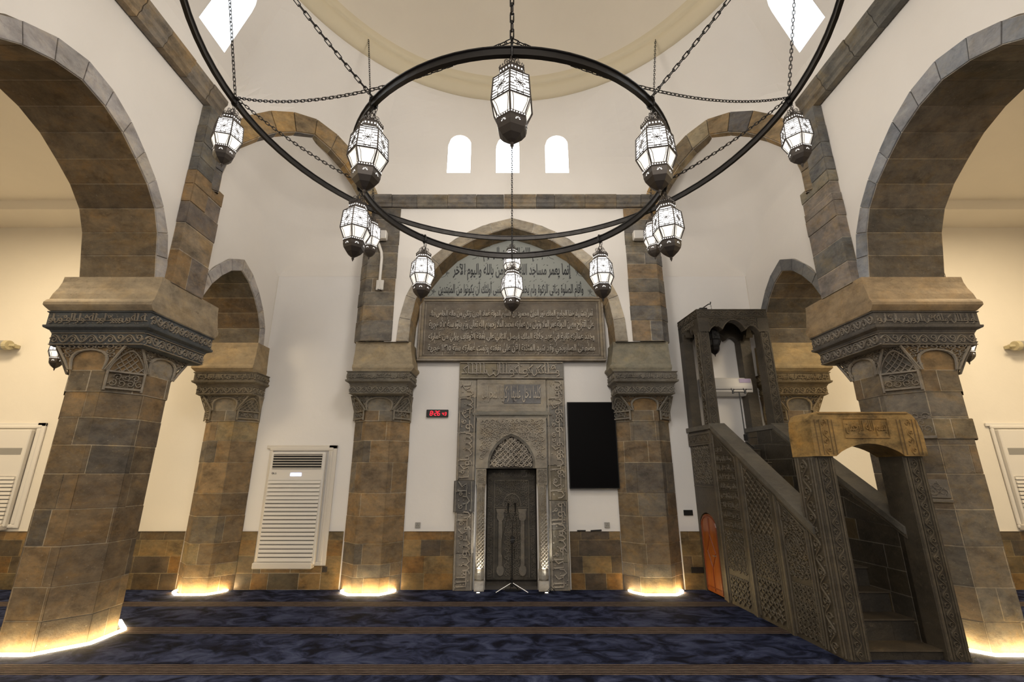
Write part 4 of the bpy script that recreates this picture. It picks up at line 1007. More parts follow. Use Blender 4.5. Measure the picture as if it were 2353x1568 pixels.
lun = thing('painted_lunette', 'grey painted lunette with three lines of black Arabic calligraphy under the centre arch', 'calligraphy', (0, 7.97, 4.91))
mb = MB(); LA = arch_curve([(1.72, 4.92), (1.68, 5.0), (1.52, 5.28), (1.25, 5.58), (0.88, 5.86), (0.45, 6.06), (0.0, 6.14)], 12)
mb.prism(LA, lambda u, v, d: Vector((u, d, v)), 7.955, 7.985, (0.3, 0.3, 0.3)); fixn(mb.build('ground', M['lunette'], lun))
for (tx, x0, x1, z0, z1) in (('بسم الله الرحمن الرحيم', -0.55, 0.60, 5.67, 5.97), ('إنما يعمر مساجد الله من ءامن بالله واليوم الآخر', -1.12, 1.12, 5.28, 5.63), ('وأقام الصلوة وءاتى الزكوة ولم يخش إلا الله فعسى أولئك أن يكونوا من المهتدين', -1.38, 1.34, 4.93, 5.26)):
    mb = text_mb(shape_ar(tx), x1 - x0, z1 - z0, (lambda x0, z0: (lambda u, v, d: Vector((x0 + u, 7.954 - d, z0 + v))))(x0, z0), 0.006, bold=0.018)
    # small vowel strokes over and under the line
    rr = random.Random(int(z0 * 100))
    n = int((x1 - x0) / 0.055)
    for i in range(n):
        x = x0 + (x1 - x0) * (i + rr.random()) / n; z = rr.choice([z1 + rr.uniform(-0.05, 0.02), z0 + rr.uniform(0.0, 0.05), z0 + (z1 - z0) * rr.uniform(.55, .8)])
        g = FX(x, z, 7.954); k = rr.random()
        if k < 0.6: rib(mb, [(-.014, -.010), (.016, .012)], 0.007, 0.004, g)
        else: rib(mb, [(-.012, .012), (-.003, -.004), (.008, .012)], 0.006, 0.004, g)
    mb.build('calligraphy_line', M['ink'], lun)
mb = MB()
for (x, z, s_) in ((-0.66, 5.80, 1), (0.70, 5.80, -1), (-1.24, 5.42, 1), (1.24, 5.44, -1), (-1.48, 5.04, 1), (1.46, 5.04, -1)):
    g = FX(x, z, 7.954)
    for a in (0.3, 1.3, 2.3):
        pt = [(0.0, 0.0)] + [(0.05 * math.cos(a + dq) * k_, 0.07 * math.sin(a + dq) * k_) for dq, k_ in ((0.35, .6), (0, 1), (-0.35, .6))]
        rib(mb, pt, 0.007, 0.004, g, closed=True)
    rib(mb, [(0, 0), (s_ * -0.03, -0.05), (s_ * -0.10, -0.08)], 0.007, 0.004, g); rib(mb, [(0, 0), (s_ * 0.02, -0.06)], 0.006, 0.004, g)
mb.build('flower_ornament', M['ink'], lun)
settle(lun)

# ================================================================== PULPIT (MINBAR)
SH = lambda v, y, z: Vector((3.05 + v + (8 - y) * 0.087, y, z))
mn = thing('minbar', 'dark carved stone pulpit with staircase, canopy and ochre portal lintel on the right', 'pulpit', (3.9, 6.6, 0))
D1 = (0.062, 0.051, 0.036); D2 = (0.042, 0.035, 0.026); D3 = (0.108, 0.090, 0.064); DV = (0.125, 0.115, 0.095)  # ground tint darker, carving tint lighter: relief shade put into the colours
def sbox(mb, v0, v1, y0, y1, z0, z1, col, b=0.0):
    mb.hexa([SH(v0, y0, z0), SH(v1, y0, z0), SH(v1, y1, z0), SH(v0, y1, z0), SH(v0, y0, z1), SH(v1, y0, z1), SH(v1, y1, z1), SH(v0, y1, z1)], col)
def sprism_side(mb, loop, v0, v1, col):      # loop in (y, z)
    mb.prism(loop, lambda u, v, d: SH(d, u, v), v0, v1, col)
def sprism_front(mb, loop, y0, y1, col):     # loop in (v, z)
    mb.prism(loop, lambda u, v, d: SH(u, d, v), y0, y1, col)
SF = lambda y0, z0, v=-0.001: (lambda u, w_, n=0.0: SH(v - n, y0 - u, z0 + w_))     # frame on the left side; u runs towards the front
slope = lambda y: 1.12 + (y - 5.25) * (2.47 - 1.12) / (7.25 - 5.25)
# side walls
for (v0, v1, nm) in ((0.0, 0.20, 'side_wall'), (0.98, 1.18, 'side_wall')):
    mb = MB()
    sprism_side(mb, [(7.40, 0.012), (5.35, 0.012), (5.35, slope(5.35)), (7.25, 2.47), (7.40, 2.47)], v0, v1, D1)
    if v0 > 0.5: sprism_side(mb, [(7.985, 0.012), (7.40, 0.012), (7.40, 2.47), (7.985, 2.47)], v0, v1, D1)
    else:
        # rear bay with door opening
        dy0, dy1, dz = 7.42, 7.93, 0.98
        dyc = (dy0 + dy1) / 2; hw = (dy1 - dy0) / 2
        top = [(dyc + hw * math.cos(PI * q / 10), dz + 0.20 * math.sin(PI * q / 10)) for q in range(11)]
        lp = [(7.985, 0.012), (dy1, 0.012)] + top + [(dy0, 0.012), (7.40, 0.012), (7.40, 2.47), (7.985, 2.47)]
        sprism_side(mb, lp, v0, v1, D1)
    fixn(mb.build(nm, M['minbar'], mn))
# inner courses seen on the right parapet
mb = MB()
ashlar(mb, [(0, 0), (2.5, 0)], [0.03 + 0.245 * k for k in range(11)], [D2, D2, (0.055, 0.045, 0.03), (0.12, 0.085, 0.04), (0.05, 0.044, 0.035)], 50, 0.5, outv=0.003, gap=0.0025, mort=(0.16, 0.14, 0.11), soft=0.3,
       ptfn=lambda x, y, z: SH(0.977, 7.9 - x, min(z, slope(min(7.25, 7.9 - x)) - 0.01)))
mb.build('inner_facing', M['minbar'], mn)
# carved panels on the left side
mb = MB()
ribs = [(7.33, 7.24), (6.66, 6.56), (5.98, 5.88)]
def zt(y): return slope(y) - 0.03
for (a, b) in ribs:
    for (y0, y1, o, c) in ((a, (a + b) / 2 + .012, 0.018, D1), ((a + b) / 2 - .012, b, 0.030, D3)):
        sprism_side(mb, [(y0, 0.012), (y1, 0.012), (y1, zt(y1)), (y0, zt(y0))], -o, 0.005, c)
mb.build('frame_rib', M['minbar'], mn)
mb = MB()
def sidepanel(ya, yb, seed, parts):
    L = ya - yb
    g = SF(ya, 0.0)
    for (z0, z1, kind) in parts:
        ins = lambda u, v: z0 <= v <= min(z1, zt(ya - u) - 0.06) and 0.05 < u < L - 0.04
        if kind == 'arab': arabesque(mb, ins, 0.03, L - 0.02, z0, min(z1, 2.4), 0.085, g, 0.010, D3, seed, 0.012)
        elif kind == 'hex': lattice(mb, ins, 0.06, L - 0.05, z0, min(z1, 2.4), 0.075, g, 0.012, D3, 'hex')
        elif kind == 'diag': lattice(mb, ins, 0.06, L - 0.05, z0, min(z1, 2.4), 0.10, g, 0.014, D3, 'diag')
        elif kind == 'star': lattice(mb, ins, 0.07, L - 0.05, z0, min(z1, 2.4), 0.11, g, 0.014, D3, 'star')
        elif kind == 'script':
            n = int((min(z1, zt((ya + yb) / 2)) - z0) / 0.13)
            for k in range(n):
                zz_ = z0 + k * 0.13
                l2 = L - 0.10
                while l2 > 0.1 and zt(ya - 0.05 - l2) < zz_ + 0.16: l2 -= 0.04
                if l2 > 0.12: script_band(mb, l2, 0.115, (lambda zz_: (lambda u, v, n=0.0: SH(-0.001 - n, ya - 0.05 - u, zz_ + v)))(zz_), 0.009, D3, seed + k, True)
    # border moulding
    rib(mb, [(0.025, 0.05), (0.025, zt(ya) - 0.05), (L - 0.025, zt(yb) - 0.05), (L - 0.025, 0.05)], 0.022, 0.014, g, D3)
sidepanel(7.24, 6.66, 60, [(0.06, 0.42, 'star'), (0.46, 1.0, 'arab'), (1.02, 2.3, 'script')])
sidepanel(6.56, 5.98, 70, [(0.06, 0.48, 'star'), (0.52, 1.05, 'arab'), (1.05, 1.9, 'diag')])
sidepanel(5.88, 5.44, 80, [(0.06, 0.62, 'hex'), (0.64, 1.5, 'arab')])
g = SF(5.72, 1.0)
for r_ in (0.05, 0.085, 0.12): rib(mb, [(0.0 + r_ * math.cos(q * PI / 8), 0.0 + r_ * math.sin(q * PI / 8)) for q in range(16)], 0.012, 0.012, g, D3, True)
g = SF(7.97, 0.0)
arabesque(mb, lambda u, v: True, 0.03, 0.60, 1.62, 2.22, 0.075, g, 0.010, (0.15, 0.13, 0.10), 91, 0.012)
rib(mb, [(0.0, 1.58), (0.62, 1.58)], 0.02, 0.01, g, D3)
mb.build('panel_carving', M['minbar'], mn)
# top moulding of the rear bay and handrails
mb = MB()
sprism_side(mb, [(7.985, 2.22), (7.22, 2.22), (7.22, 2.42), (7.985, 2.42)], -0.025, 0.01, D3)
sprism_side(mb, [(7.985, 2.45), (7.20, 2.45), (7.20, 2.52), (7.985, 2.52)], -0.045, 0.22, DV)
scroll_band(mb, 0.70, 0.14, SF(7.96, 2.25, -0.025), 0.01, D3, 5)
fixn(mb.build('parapet_moulding', M['minbar'], mn))
mb = MB(); sprism_side(mb, [(7.985, 2.45), (7.20, 2.45), (7.20, 2.52), (7.985, 2.52)], 0.96, 1.22, DV); fixn(mb.build('parapet_moulding', M['minbar'], mn))
for (v0, v1) in ((-0.03, 0.225), (0.955, 1.21)):
    mb = MB(); rr = random.Random(9)
    ys = [7.24, 6.35, 5.30]
    for k in range(2):
        a, b = ys[k], ys[k + 1]
        sprism_side(mb, [(a, slope(a) + 0.00), (b, slope(b) + 0.00), (b, slope(b) + 0.075), (a, slope(a) + 0.075)], v0, v1, vary(rr, DV, 0.12))
    sprism_side(mb, [(7.26, slope(7.26) - 0.045), (5.3, slope(5.3) - 0.045), (5.3, slope(5.3) + 0.0), (7.26, slope(7.26) + 0.0)], v0 + 0.015, v1 - 0.015, D3)
    fixn(mb.build('handrail', M['minbar'], mn))
# steps, their tint darkened to carry the stairwell shade
for k in range(11):
    z = 0.10 + k * 0.205; y = 5.20 + k * 0.245
    if y > 7.7: break
    mb = MB(); rr = random.Random(k); s_ = 0.20
    x = s_
    while x < 0.97:
        e = min(0.98, x + rr.uniform(0.2, 0.42)); e = 0.98 if 0.98 - e < 0.1 else e
        sbox(mb, x + .001, e - .001, y, 7.98, z - 0.205 + (0.105 if k == 0 else 0.0) + 0.012 * (k == 0), z - 0.012, vary(rr, rr.choice([D2, D2, (0.055, 0.042, 0.027)]), .1)); x = e
    sbox(mb, 0.20, 0.98, y - 0.02, min(7.98, y + 0.3), z - 0.012, z + 0.004, (0.075, 0.058, 0.038))
    mb.build('step', M['minbar'], mn)
# portal posts and lintel
for (v0, v1) in ((0.0, 0.225), (0.98, 1.205)):
    mb = MB(); sbox(mb, v0, v1, 5.15, 5.45, 0.012, 1.965, D1)
    for q in (0.0, 0.018): pass
    mb.build('portal_post', M['minbar'], mn)
    mb = MB()
    gf = lambda u, w_, n=0.0, v0=v0: SH(v0 + u, 5.149 - n, w_)
    rib(mb, [(0.03, 0.03), (0.03, 1.95)], 0.018, 0.012, gf, D3); rib(mb, [(0.195, 0.03), (0.195, 1.95)], 0.018, 0.012, gf, D3); rib(mb, [(0.055, 0.03), (0.055, 1.95)], 0.008, 0.012, gf, D3); rib(mb, [(0.170, 0.03), (0.170, 1.95)], 0.008, 0.012, gf, D3)
    scroll_band(mb, 1.9, 0.10, lambda u, w_, n=0.0, v0=v0: SH(v0 + 0.163 - w_, 5.149 - n, 0.03 + u), 0.012, D3, 4, False)
    if v0 == 0:
        gs = lambda u, w_, n=0.0: SH(-0.001 - n, 5.45 - u, w_)
        for q in (0.02, 0.06, 0.24, 0.28): rib(mb, [(q, 0.03), (q, 1.95)], 0.014, 0.012, gs, D3)
        scroll_band(mb, 1.9, 0.15, lambda u, w_, n=0.0: SH(-0.001 - n, 5.45 - 0.22 + w_, 0.03 + u), 0.012, D3, 6, False)
    mb.build('post_carving', M['minbar'], mn)
OC = (0.34, 0.215, 0.075)
mb = MB()
opn = [(0.225 + 0.755 * q / 12, 1.965 + 0.135 * math.sin(PI * q / 12) ** 0.8) for q in range(13)]
lp = [(0.0, 1.965)] + [(0.20, 1.965)] + opn + [(1.0, 1.965), (1.225, 1.965), (1.225, 2.20), (1.19, 2.34), (1.15, 2.41), (1.09, 2.445), (0.10, 2.445), (0.05, 2.42), (0.015, 2.36), (0.0, 2.25)]
sprism_front(mb, lp, 5.10, 5.47, OC); fixn(mb.build('portal_lintel', [stone('ochre_lintel_stone', 0.55, 0.45, 0.85, 0.4, 0.75, 20)], mn))
tag(mn.children[-1], 'ochre carved lintel with shallow arch')
mb = MB(); OL = (0.30, 0.19, 0.075)
gl = lambda u, w_, n=0.0: SH(u, 5.099 - n, w_)
rib(mb, [(0.36, 2.16), (0.85, 2.16), (0.85, 2.37), (0.36, 2.37)], 0.012, 0.01, gl, OL, True)
mbt = text_mb(shape_ar('بسم الله الرحمن'), 0.45, 0.17, lambda u, v, d: SH(0.38 + u, 5.098 - d, 2.18 + v), 0.012, OL, mb)
for x in (0.05, 0.10, 0.20, 0.24, 0.96, 1.0, 1.13, 1.17): rib(mb, [(x, 1.98), (x, 2.36)], 0.008, 0.008, gl, (0.2, 0.13, 0.06))
scroll_band(mb, 0.38, 0.09, lambda u, w_, n=0.0: SH(0.195 - w_, 5.099 - n, 1.98 + u), 0.010, OL, 7, False)
scroll_band(mb, 0.38, 0.09, lambda u, w_, n=0.0: SH(1.125 - w_, 5.099 - n, 1.98 + u), 0.010, OL, 8, False)
rib(mb, [(0.10, 2.43), (1.10, 2.43)], 0.02, 0.012, gl, OL)
mb.build('lintel_carving', M['block'], mn)
# canopy
CPY = 7.25
for (v0, v1, y0, y1, nm) in ((0.0, 0.165, CPY, CPY + 0.165, 'canopy_post'), (1.015, 1.18, CPY, CPY + 0.165, 'canopy_post'), (0.0, 0.16, 7.82, 7.98, 'canopy_post'), (1.0, 1.18, 7.80, 7.98, 'canopy_post')):
    mb = MB(); sbox(mb, v0, v1, y0, y1, 2.52, 4.05, D1)
    mb.build(nm, M['minbar'], mn)
    if y0 < 7.5:
        mb = MB(); scroll_band(mb, 1.5, 0.13, lambda u, w_, n=0.0, v0=v0: SH(v0 + 0.148 - w_, CPY - 0.001 - n, 2.54 + u), 0.009, D3, 10)
        if v0 == 0: scroll_band(mb, 1.5, 0.13, lambda u, w_, n=0.0: SH(-0.001 - n, CPY + 0.018 + w_, 2.54 + u), 0.009, D3, 11)
        mb.build('post_carving', M['minbar'], mn)
def foil(x0, x1, zb):   # three-lobed arch line from right to left
    out = []; w3 = (x1 - x0)
    def lobe(a, b, z0, z1, h, n=8):
        return [(a + (b - a) * q / n, z0 + (z1 - z0) * q / n + h * math.sin(PI * q / n) ** 0.8) for q in range(n + 1)]
    return lobe(x0, x0 + w3 * 0.27, zb - 0.02, zb + 0.03, 0.09) + lobe(x0 + w3 * 0.27, x0 + w3 * 0.73, zb + 0.03, zb + 0.03, 0.17) + lobe(x0 + w3 * 0.73, x1, zb + 0.03, zb - 0.02, 0.09)
zc = 4.05
mb = MB()
lp = [(0.0, zc)] + foil(0.165, 1.015, zc - 0.0) + [(1.18, zc), (1.18, 4.45), (0.0, 4.45)]
sprism_front(mb, lp, CPY, CPY + 0.12, D1); sprism_front(mb, lp, 7.86, 7.98, D1)
for v0 in (0.0, 1.06):
    lp = [(7.98, zc)] + [(y, z) for y, z in reversed(foil(7.415, 7.82, zc))] + [(CPY + .12, zc), (CPY + .12, 4.45), (7.98, 4.45)]
    sprism_side(mb, lp, v0, v0 + 0.12, D1)
sbox(mb, 0.12, 1.06, CPY + 0.12, 7.86, 4.38, 4.45, D2)
fixn(mb.build('canopy_frame', M['minbar'], mn))
mb = MB(); gc = lambda u, w_, n=0.0: SH(u, CPY - 0.001 - n, w_)
scroll_band(mb, 1.16, 0.13, lambda u, w_, n=0.0: SH(0.01 + u, CPY - 0.001 - n, 4.31 + w_), 0.010, D3, 12)
arabesque(mb, lambda u, v: v > 4.13 and (abs(u - 0.59) > 0.20 or v > 4.28) and abs(u - 0.59) < 0.40, 0.17, 1.02, 4.08, 4.30, 0.065, gc, 0.010, D3, 14, 0.010)
rib(mb, [(0.18, 4.08), (0.18, 4.29), (1.0, 4.29), (1.0, 4.08)], 0.012, 0.012, gc, D3)
rib(mb, foil(0.165, 1.015, zc + 0.012), 0.018, 0.014, gc, D3)
g = lambda u, w_, n=0.0: SH(-0.001 - n, 7.97 - u, w_)
scroll_band(mb, 0.70, 0.13, lambda u, w_, n=0.0: SH(-0.001 - n, 7.97 - u, 4.31 + w_), 0.010, D3, 15)
arabesque(mb, lambda u, v: True, 0.1, 0.6, 4.19, 4.30, 0.06, g, 0.01, D3, 16, .01)
mb.build('canopy_carving', M['minbar'], mn)
# wooden door
mb = MB()
doorl = [(dy1 - .012, 0.03)] + [(dyc + (hw - .012) * math.cos(PI * q / 10), dz + 0.185 * math.sin(PI * q / 10)) for q in range(11)] + [(dy0 + .012, 0.03)]
sprism_side(mb, doorl, 0.012, 0.05, (1, 1, 1)); dr = fixn(mb.build('door', M['wood'], mn)); tag(dr, 'orange varnished wooden door with rounded top')
mb = MB(); gd = lambda u, w_, n=0.0: SH(0.011 - n, dy1 - u, w_); Wd = dy1 - dy0
rib(mb, [(0.03, 0.05), (0.03, 0.98)] + [(Wd / 2 - (Wd / 2 - .03) * math.cos(PI * q / 8), 0.98 + 0.15 * math.sin(PI * q / 8)) for q in range(9)] + [(Wd - .03, 0.98), (Wd - .03, 0.05)], 0.022, 0.012, gd)
rib(mb, [(Wd / 2, 1.10), (Wd / 2, 0.85), (Wd * .28, 0.62), (Wd / 2, 0.38), (Wd / 2, 0.06)], 0.016, 0.010, gd); rib(mb, [(Wd / 2, 0.85), (Wd * .76, 0.60), (Wd / 2, 0.38)], 0.016, 0.010, gd)
rib(mb, [(0.04, 0.10), (Wd - .04, 0.10)], 0.02, 0.01, gd)
mb.build('door_moulding', M['wood_dark'], dr)
mb = MB(); p = SH(-0.02, dy0 + 0.06, 0.58); mb.tube([p, p + Vector((-0.03, 0, 0))], 0.008, 8); mb.tube([p + Vector((-0.03, -0.012, 0)), p + Vector((-0.03, 0.05, 0))], 0.007, 8); mb.build('door_handle', M['chrome'], dr)
settle(mn)

# ================================================================== CHANDELIER
def chain(mb, A, B, sag=0.0, link=0.062, wd=0.012, r=0.0042):
    A, B = Vector(A), Vector(B); L = (B - A).length; n = max(2, int(L / (link * 0.78)))
    pts = [A.lerp(B, i / n) - Vector((0, 0, sag * 4 * (i / n) * (1 - i / n))) for i in range(n + 1)]
    for i in range(n):
        p, q = pts[i], pts[i + 1]; t = (q - p).normalized(); c = (p + q) / 2
        s1 = t.cross(Vector((0.3, 0.7, 0.2)).normalized()).normalized(); s2 = t.cross(s1)
        sd = s1 if i % 2 else s2; h = link / 2 - wd
        o = [c + t * (h + wd * math.sin(a)) * (1) + sd * wd * math.cos(a) if 0 <= a <= PI else c + t * (-h + wd * math.sin(a)) + sd * wd * math.cos(a) for a in [PI * (k + 0.5) / 4 for k in range(8)]]
        mb.tube(o, r, 4, closed=True)
CZ, CYC = 5.45, 3.80
def ring_mesh(Rr, z, n=96):
    mb = MB(); sec = [(-0.016, -0.037), (0.016, -0.037), (0.016, -0.028), (0.006, -0.022), (0.006, 0.022), (0.016, 0.028), (0.016, 0.037), (-0.016, 0.037), (-0.016, 0.028), (-0.006, 0.022), (-0.006, -0.022), (-0.016, -0.028)]
    m = len(sec)
    mb.add([((Rr + a) * math.cos(2 * PI * k / n), CYC + (Rr + a) * math.sin(2 * PI * k / n), z + b) for k in range(n) for a, b in sec],
           [(k * m + j, k * m + (j + 1) % m, ((k + 1) % n) * m + (j + 1) % m, ((k + 1) % n) * m + j) for k in range(n) for j in range(m)])
    return mb
R1_, R2_, Z1_, Z2_ = 2.84, 1.46, 5.45, 4.445
ch = thing('ring_chandelier', 'black iron chandelier of a wide upper hoop and smaller lower hoop on chains', 'chandelier', (0, CYC, Z2_))
ring_mesh(R1_, Z1_).build('upper_hoop', M['iron'], ch); ring_mesh(R2_, Z2_).build('lower_hoop', M['iron'], ch)
def pol(r, k, z): a = -PI / 2 + k * PI / 4; return Vector((r * math.cos(a), CYC + r * math.sin(a), z))    # k = 0 is nearest the camera
for k in range(8):
    mb = MB(); chain(mb, pol(R1_, k, Z1_ + 0.04), pol(3.66, k, 9.30), 0, 0.07, 0.013, 0.0045); mb.build('suspension_chain', M['iron'], ch)
    mb = MB(); chain(mb, pol(R1_, k, Z1_ + 0.05), pol(R2_, k, Z2_ + 0.04), 0.06); mb.build('link_chain', M['iron'], ch)
for k in (2, 6):
    mb = MB(); chain(mb, pol(R1_, k, Z1_ + 0.05), pol(R2_, 0, Z2_ + 0.10), 0.22); mb.build('swag_chain', M['iron'], ch)
mb = MB(); chain(mb, pol(R2_, 0, Z2_ + 0.05), (0, 1.75, 7.2), 0, 0.07, 0.013, 0.0045); mb.build('suspension_chain', M['iron'], ch)
mb = MB()
for (Rr, z) in ((R1_, Z1_), (R2_, Z2_)):
    for k in range(8):
        p = pol(Rr, k, z); rd = Vector((p.x, p.y - CYC, 0)).normalized()
        mb = MB(); mb.tube([p + rd * 0.03 * math.cos(a) + Vector((0, 0, 0.055 * math.sin(a))) for a in [2 * PI * q / 12 for q in range(12)]], 0.007, 5, closed=True)
        mb.build('hook_loop', M['iron'], ch)
settle(ch)
M['glass_low'] = emis('dimmer_wavy_glass', (0.95, 0.90, 0.82), 0.55)
def make_lantern(label, mats, group):
    """hexagonal star-tracery lantern; origin at its hook, everything hangs below"""
    gl_, gw, fr_ = mats
    t = thing('hanging_lantern', label, 'lantern', (0, 0, 0), group)
    hx = lambda r, z, k, a0=0.0: Vector((r * math.cos(a0 + k * PI / 3), r * math.sin(a0 + k * PI / 3), z))
    Z = dict(g0=-0.20, g1=-0.26, s=-0.30, p=-0.475, l=-0.575, b=-0.60)
    rad = dict(g0=.082, g1=.088, s=.128, p=.140, l=.098, b=.102)
    # glass
    mb = MB()
    for k in range(6):
        for (a, b) in (('g1', 's'), ('s', 'p')): mb.quad(hx(rad[a] - .003, Z[a], k), hx(rad[a] - .003, Z[a], k + 1), hx(rad[b] - .003, Z[b], k + 1), hx(rad[b] - .003, Z[b], k))
    mb.build('glass_panels', gl_, t)
    mb = MB()
    for k in range(6): mb.quad(hx(rad['p'] - .003, Z['p'], k), hx(rad['p'] - .003, Z['p'], k + 1), hx(rad['l'] - .003, Z['l'], k + 1), hx(rad['l'] - .003, Z['l'], k))
    mb.build('lower_glass', gw, t)
    # frame bars
    mb = MB()
    for key, r in (('g1', .005), ('s', .005), ('p', .0065), ('l', .005)):
        mb.tube([hx(rad[key], Z[key], k) for k in range(6)], r, 4, closed=True)
    for k in range(6):
        mb.tube([hx(rad[q], Z[q], k) for q in ('g1', 's', 'p', 'l')], 0.0062, 4)
    mb.build('frame', fr_, t)
    # star tracery on the upright panels
    mb = MB()
    for k in range(6):
        A, B = hx(rad['s'], Z['s'], k), hx(rad['s'], Z['s'], k + 1); C, D = hx(rad['p'], Z['p'], k + 1), hx(rad['p'], Z['p'], k)
        U = (B - A).normalized(); Vv = ((A + B) / 2 - (C + D) / 2); H_ = Vv.length; Vv.normalize(); W_ = ((B - A).length + (C - D).length) / 2
        N_ = U.cross(Vv); O = (C + D) / 2 - U * W_ / 2
        if N_.dot(Vector((O.x, O.y, 0))) < 0: N_ = -N_
        f = lambda u, v, n=0.0, O=O, U=U, Vv=Vv, N_=N_: O + U * u + Vv * v + N_ * (n + .001)
        cx_, cy_ = W_ / 2, H_ / 2; q = W_ * 0.30
        st = [((cx_ + (q if j % 2 == 0 else q * .42) * math.cos(j * PI / 8), cy_ + (q if j % 2 == 0 else q * .42) * 1.1 * math.sin(j * PI / 8))) for j in range(16)]
        rib(mb, st, 0.0056, 0.002, f, closed=True)
        for sg in (-1, 1):
            for dx in (-0.16, 0.16): rib(mb, [(cx_ + dx * W_, cy_ + sg * q * 1.0), (cx_ + dx * W_, cy_ + sg * H_ * .5)], 0.0048, 0.0025, f)
            rib(mb, [(0, cy_ + sg * H_ * .40), (W_, cy_ + sg * H_ * .40)], 0.0048, 0.0025, f)
            for dz in (-0.13, 0.13): rib(mb, [(cx_ + sg * q * .95, cy_ + dz * H_), (cx_ + sg * W_ * .5, cy_ + dz * H_)], 0.0048, 0.0025, f)
            rib(mb, [(cx_ + sg * W_ * .5, cy_ + H_ * .26), (cx_ + sg * W_ * .2, cy_ + H_ * .26)], 0.0048, 0.0025, f); rib(mb, [(cx_ + sg * W_ * .5, cy_ - H_ * .26), (cx_ + sg * W_ * .2, cy_ - H_ * .26)], 0.0048, 0.0025, f)
            for j in (-1, 1): leaf(mb, cx_ + j * W_ * .02, cy_ + sg * H_ * .42, (0 if j > 0 else PI), W_ * .13, .008, .002, f, (1, 1, 1))
        for j in range(8): rib(mb, [(cx_, cy_), (cx_ + q * .5 * math.cos(j * PI / 4 + PI / 8), cy_ + q * .5 * math.sin(j * PI / 4 + PI / 8))], 0.0042, 0.0025, f)
        # lower panel scalloped lines
        A2, B2 = D, C; C2, D2 = hx(rad['l'], Z['l'], k + 1), hx(rad['l'], Z['l'], k)
        for (p, q_) in ((A2.lerp(B2, .12), D2.lerp(C2, .2)), (A2.lerp(B2, .88), D2.lerp(C2, .8))):
            m1 = p.lerp(q_, .35) + (B2 - A2) * (0.05 if p is not None else 0); mb.tube([p + N_ * .002, m1 + N_ * .001, q_ + N_ * .002], 0.0022, 3)
    mb.build('star_tracery', fr_, t)
    # crown gallery
    mb = MB()
    mb.lathe([(.088, -.262), (.091, -.256), (.086, -.252), (.086, -.212), (.091, -.206), (.084, -.200)], 0, 0, 6)
    for k in range(6):
        for j in range(5):
            p = hx(.089, -.198, k).lerp(hx(.089, -.198, k + 1), (j + .5) / 5); mb.lathe([(.002, 0), (.006, .008), (.002, .018)], p.x, p.y, 5, z0=p.z)
    mb.lathe([(.082, -.204), (.055, -.188), (.03, -.170), (.014, -.155), (.012, -.14)], 0, 0, 6)
    for k in range(6):
        c = hx(.034, -.135, k); rd = Vector((c.x, c.y, 0)).normalized()
        mb.tube([c + rd * .020 * math.cos(a) + Vector((0, 0, .026 * math.sin(a))) for a in [2 * PI * q / 10 for q in range(10)]], .003, 4, closed=True)
        for a in (0.6, 2.1, 3.7, 5.2): mb.tube([c, c + rd * .018 * math.cos(a) + Vector((0, 0, .023 * math.sin(a)))], .0018, 3)
    mb.tube([Vector((0.018 * math.cos(a), 0, -.108 + 0.022 * math.sin(a))) for a in [2 * PI * q / 10 for q in range(10)]], .0045, 5, closed=True)
    mb.build('crown', fr_, t)
    # bright dots of the gallery and bowl: pierced holes show the lit inside
    mb = MB()
    for k in range(6):
        A, B = hx(.0875, -.232, k), hx(.0875, -.232, k + 1); N_ = ((A + B) / 2); N_ = Vector((N_.x, N_.y, 0)).normalized()
        for j in range(4):
            c = A.lerp(B, (j + .5) / 4) + N_ * .0015; U = (B - A).normalized()
            mb.add([c + U * .0055 * math.cos(q * PI / 3) + Vector((0, 0, .0075 * math.sin(q * PI / 3))) for q in range(6)], [tuple(range(6))])
        A, B = hx(.1025, -.587, k), hx(.1025, -.587, k + 1)
        for j in range(6):
            c = A.lerp(B, (j + .5) / 6) + N_ * .003; mb.add([c + U * .005 * math.cos(q * PI / 3) + Vector((0, 0, .005 * math.sin(q * PI / 3))) for q in range(6)], [tuple(range(6))])
        A, B = hx(.100, -.632, k), hx(.100, -.632, k + 1); c = (A + B) / 2 + N_ * .0022; U = (B - A).normalized()
        for j in range(8):
            a0 = j * PI / 4
            P_ = lambda rr_, a: c + U * rr_ * math.cos(a) + Vector((0, 0, rr_ * math.sin(a) * .95)) - N_ * (0.012 * max(0, -math.sin(a)) * rr_ / .02)
            mb.add([P_(.006, a0), P_(.014, a0 - .20), P_(.018, a0), P_(.014, a0 + .20)], [(0, 1, 2, 3)])
    mb.build('lit_piercings', gl_, t)
    mb = MB()
    mb.lathe([(.104, -.576), (.106, -.582), (.102, -.586), (.102, -.592), (.106, -.598), (.102, -.604), (.100, -.635), (.092, -.664), (.066, -.700), (.034, -.728), (.014, -.742), (.010, -.752), (.013, -.758), (.008, -.766), (.003, -.782)], 0, 0, 6)
    mb.build('pierced_bowl', fr_, t)
    mb = MB(); chain(mb, (0, 0, -0.085), (0.0, 0, 0.0), 0, .040, .009, .0032); chain(mb, (0.018, 0, -0.10), (0.03, 0, 0.0), 0, .036, .008, .0028); mb.build('hook_chain', M['iron'], t)
    return t
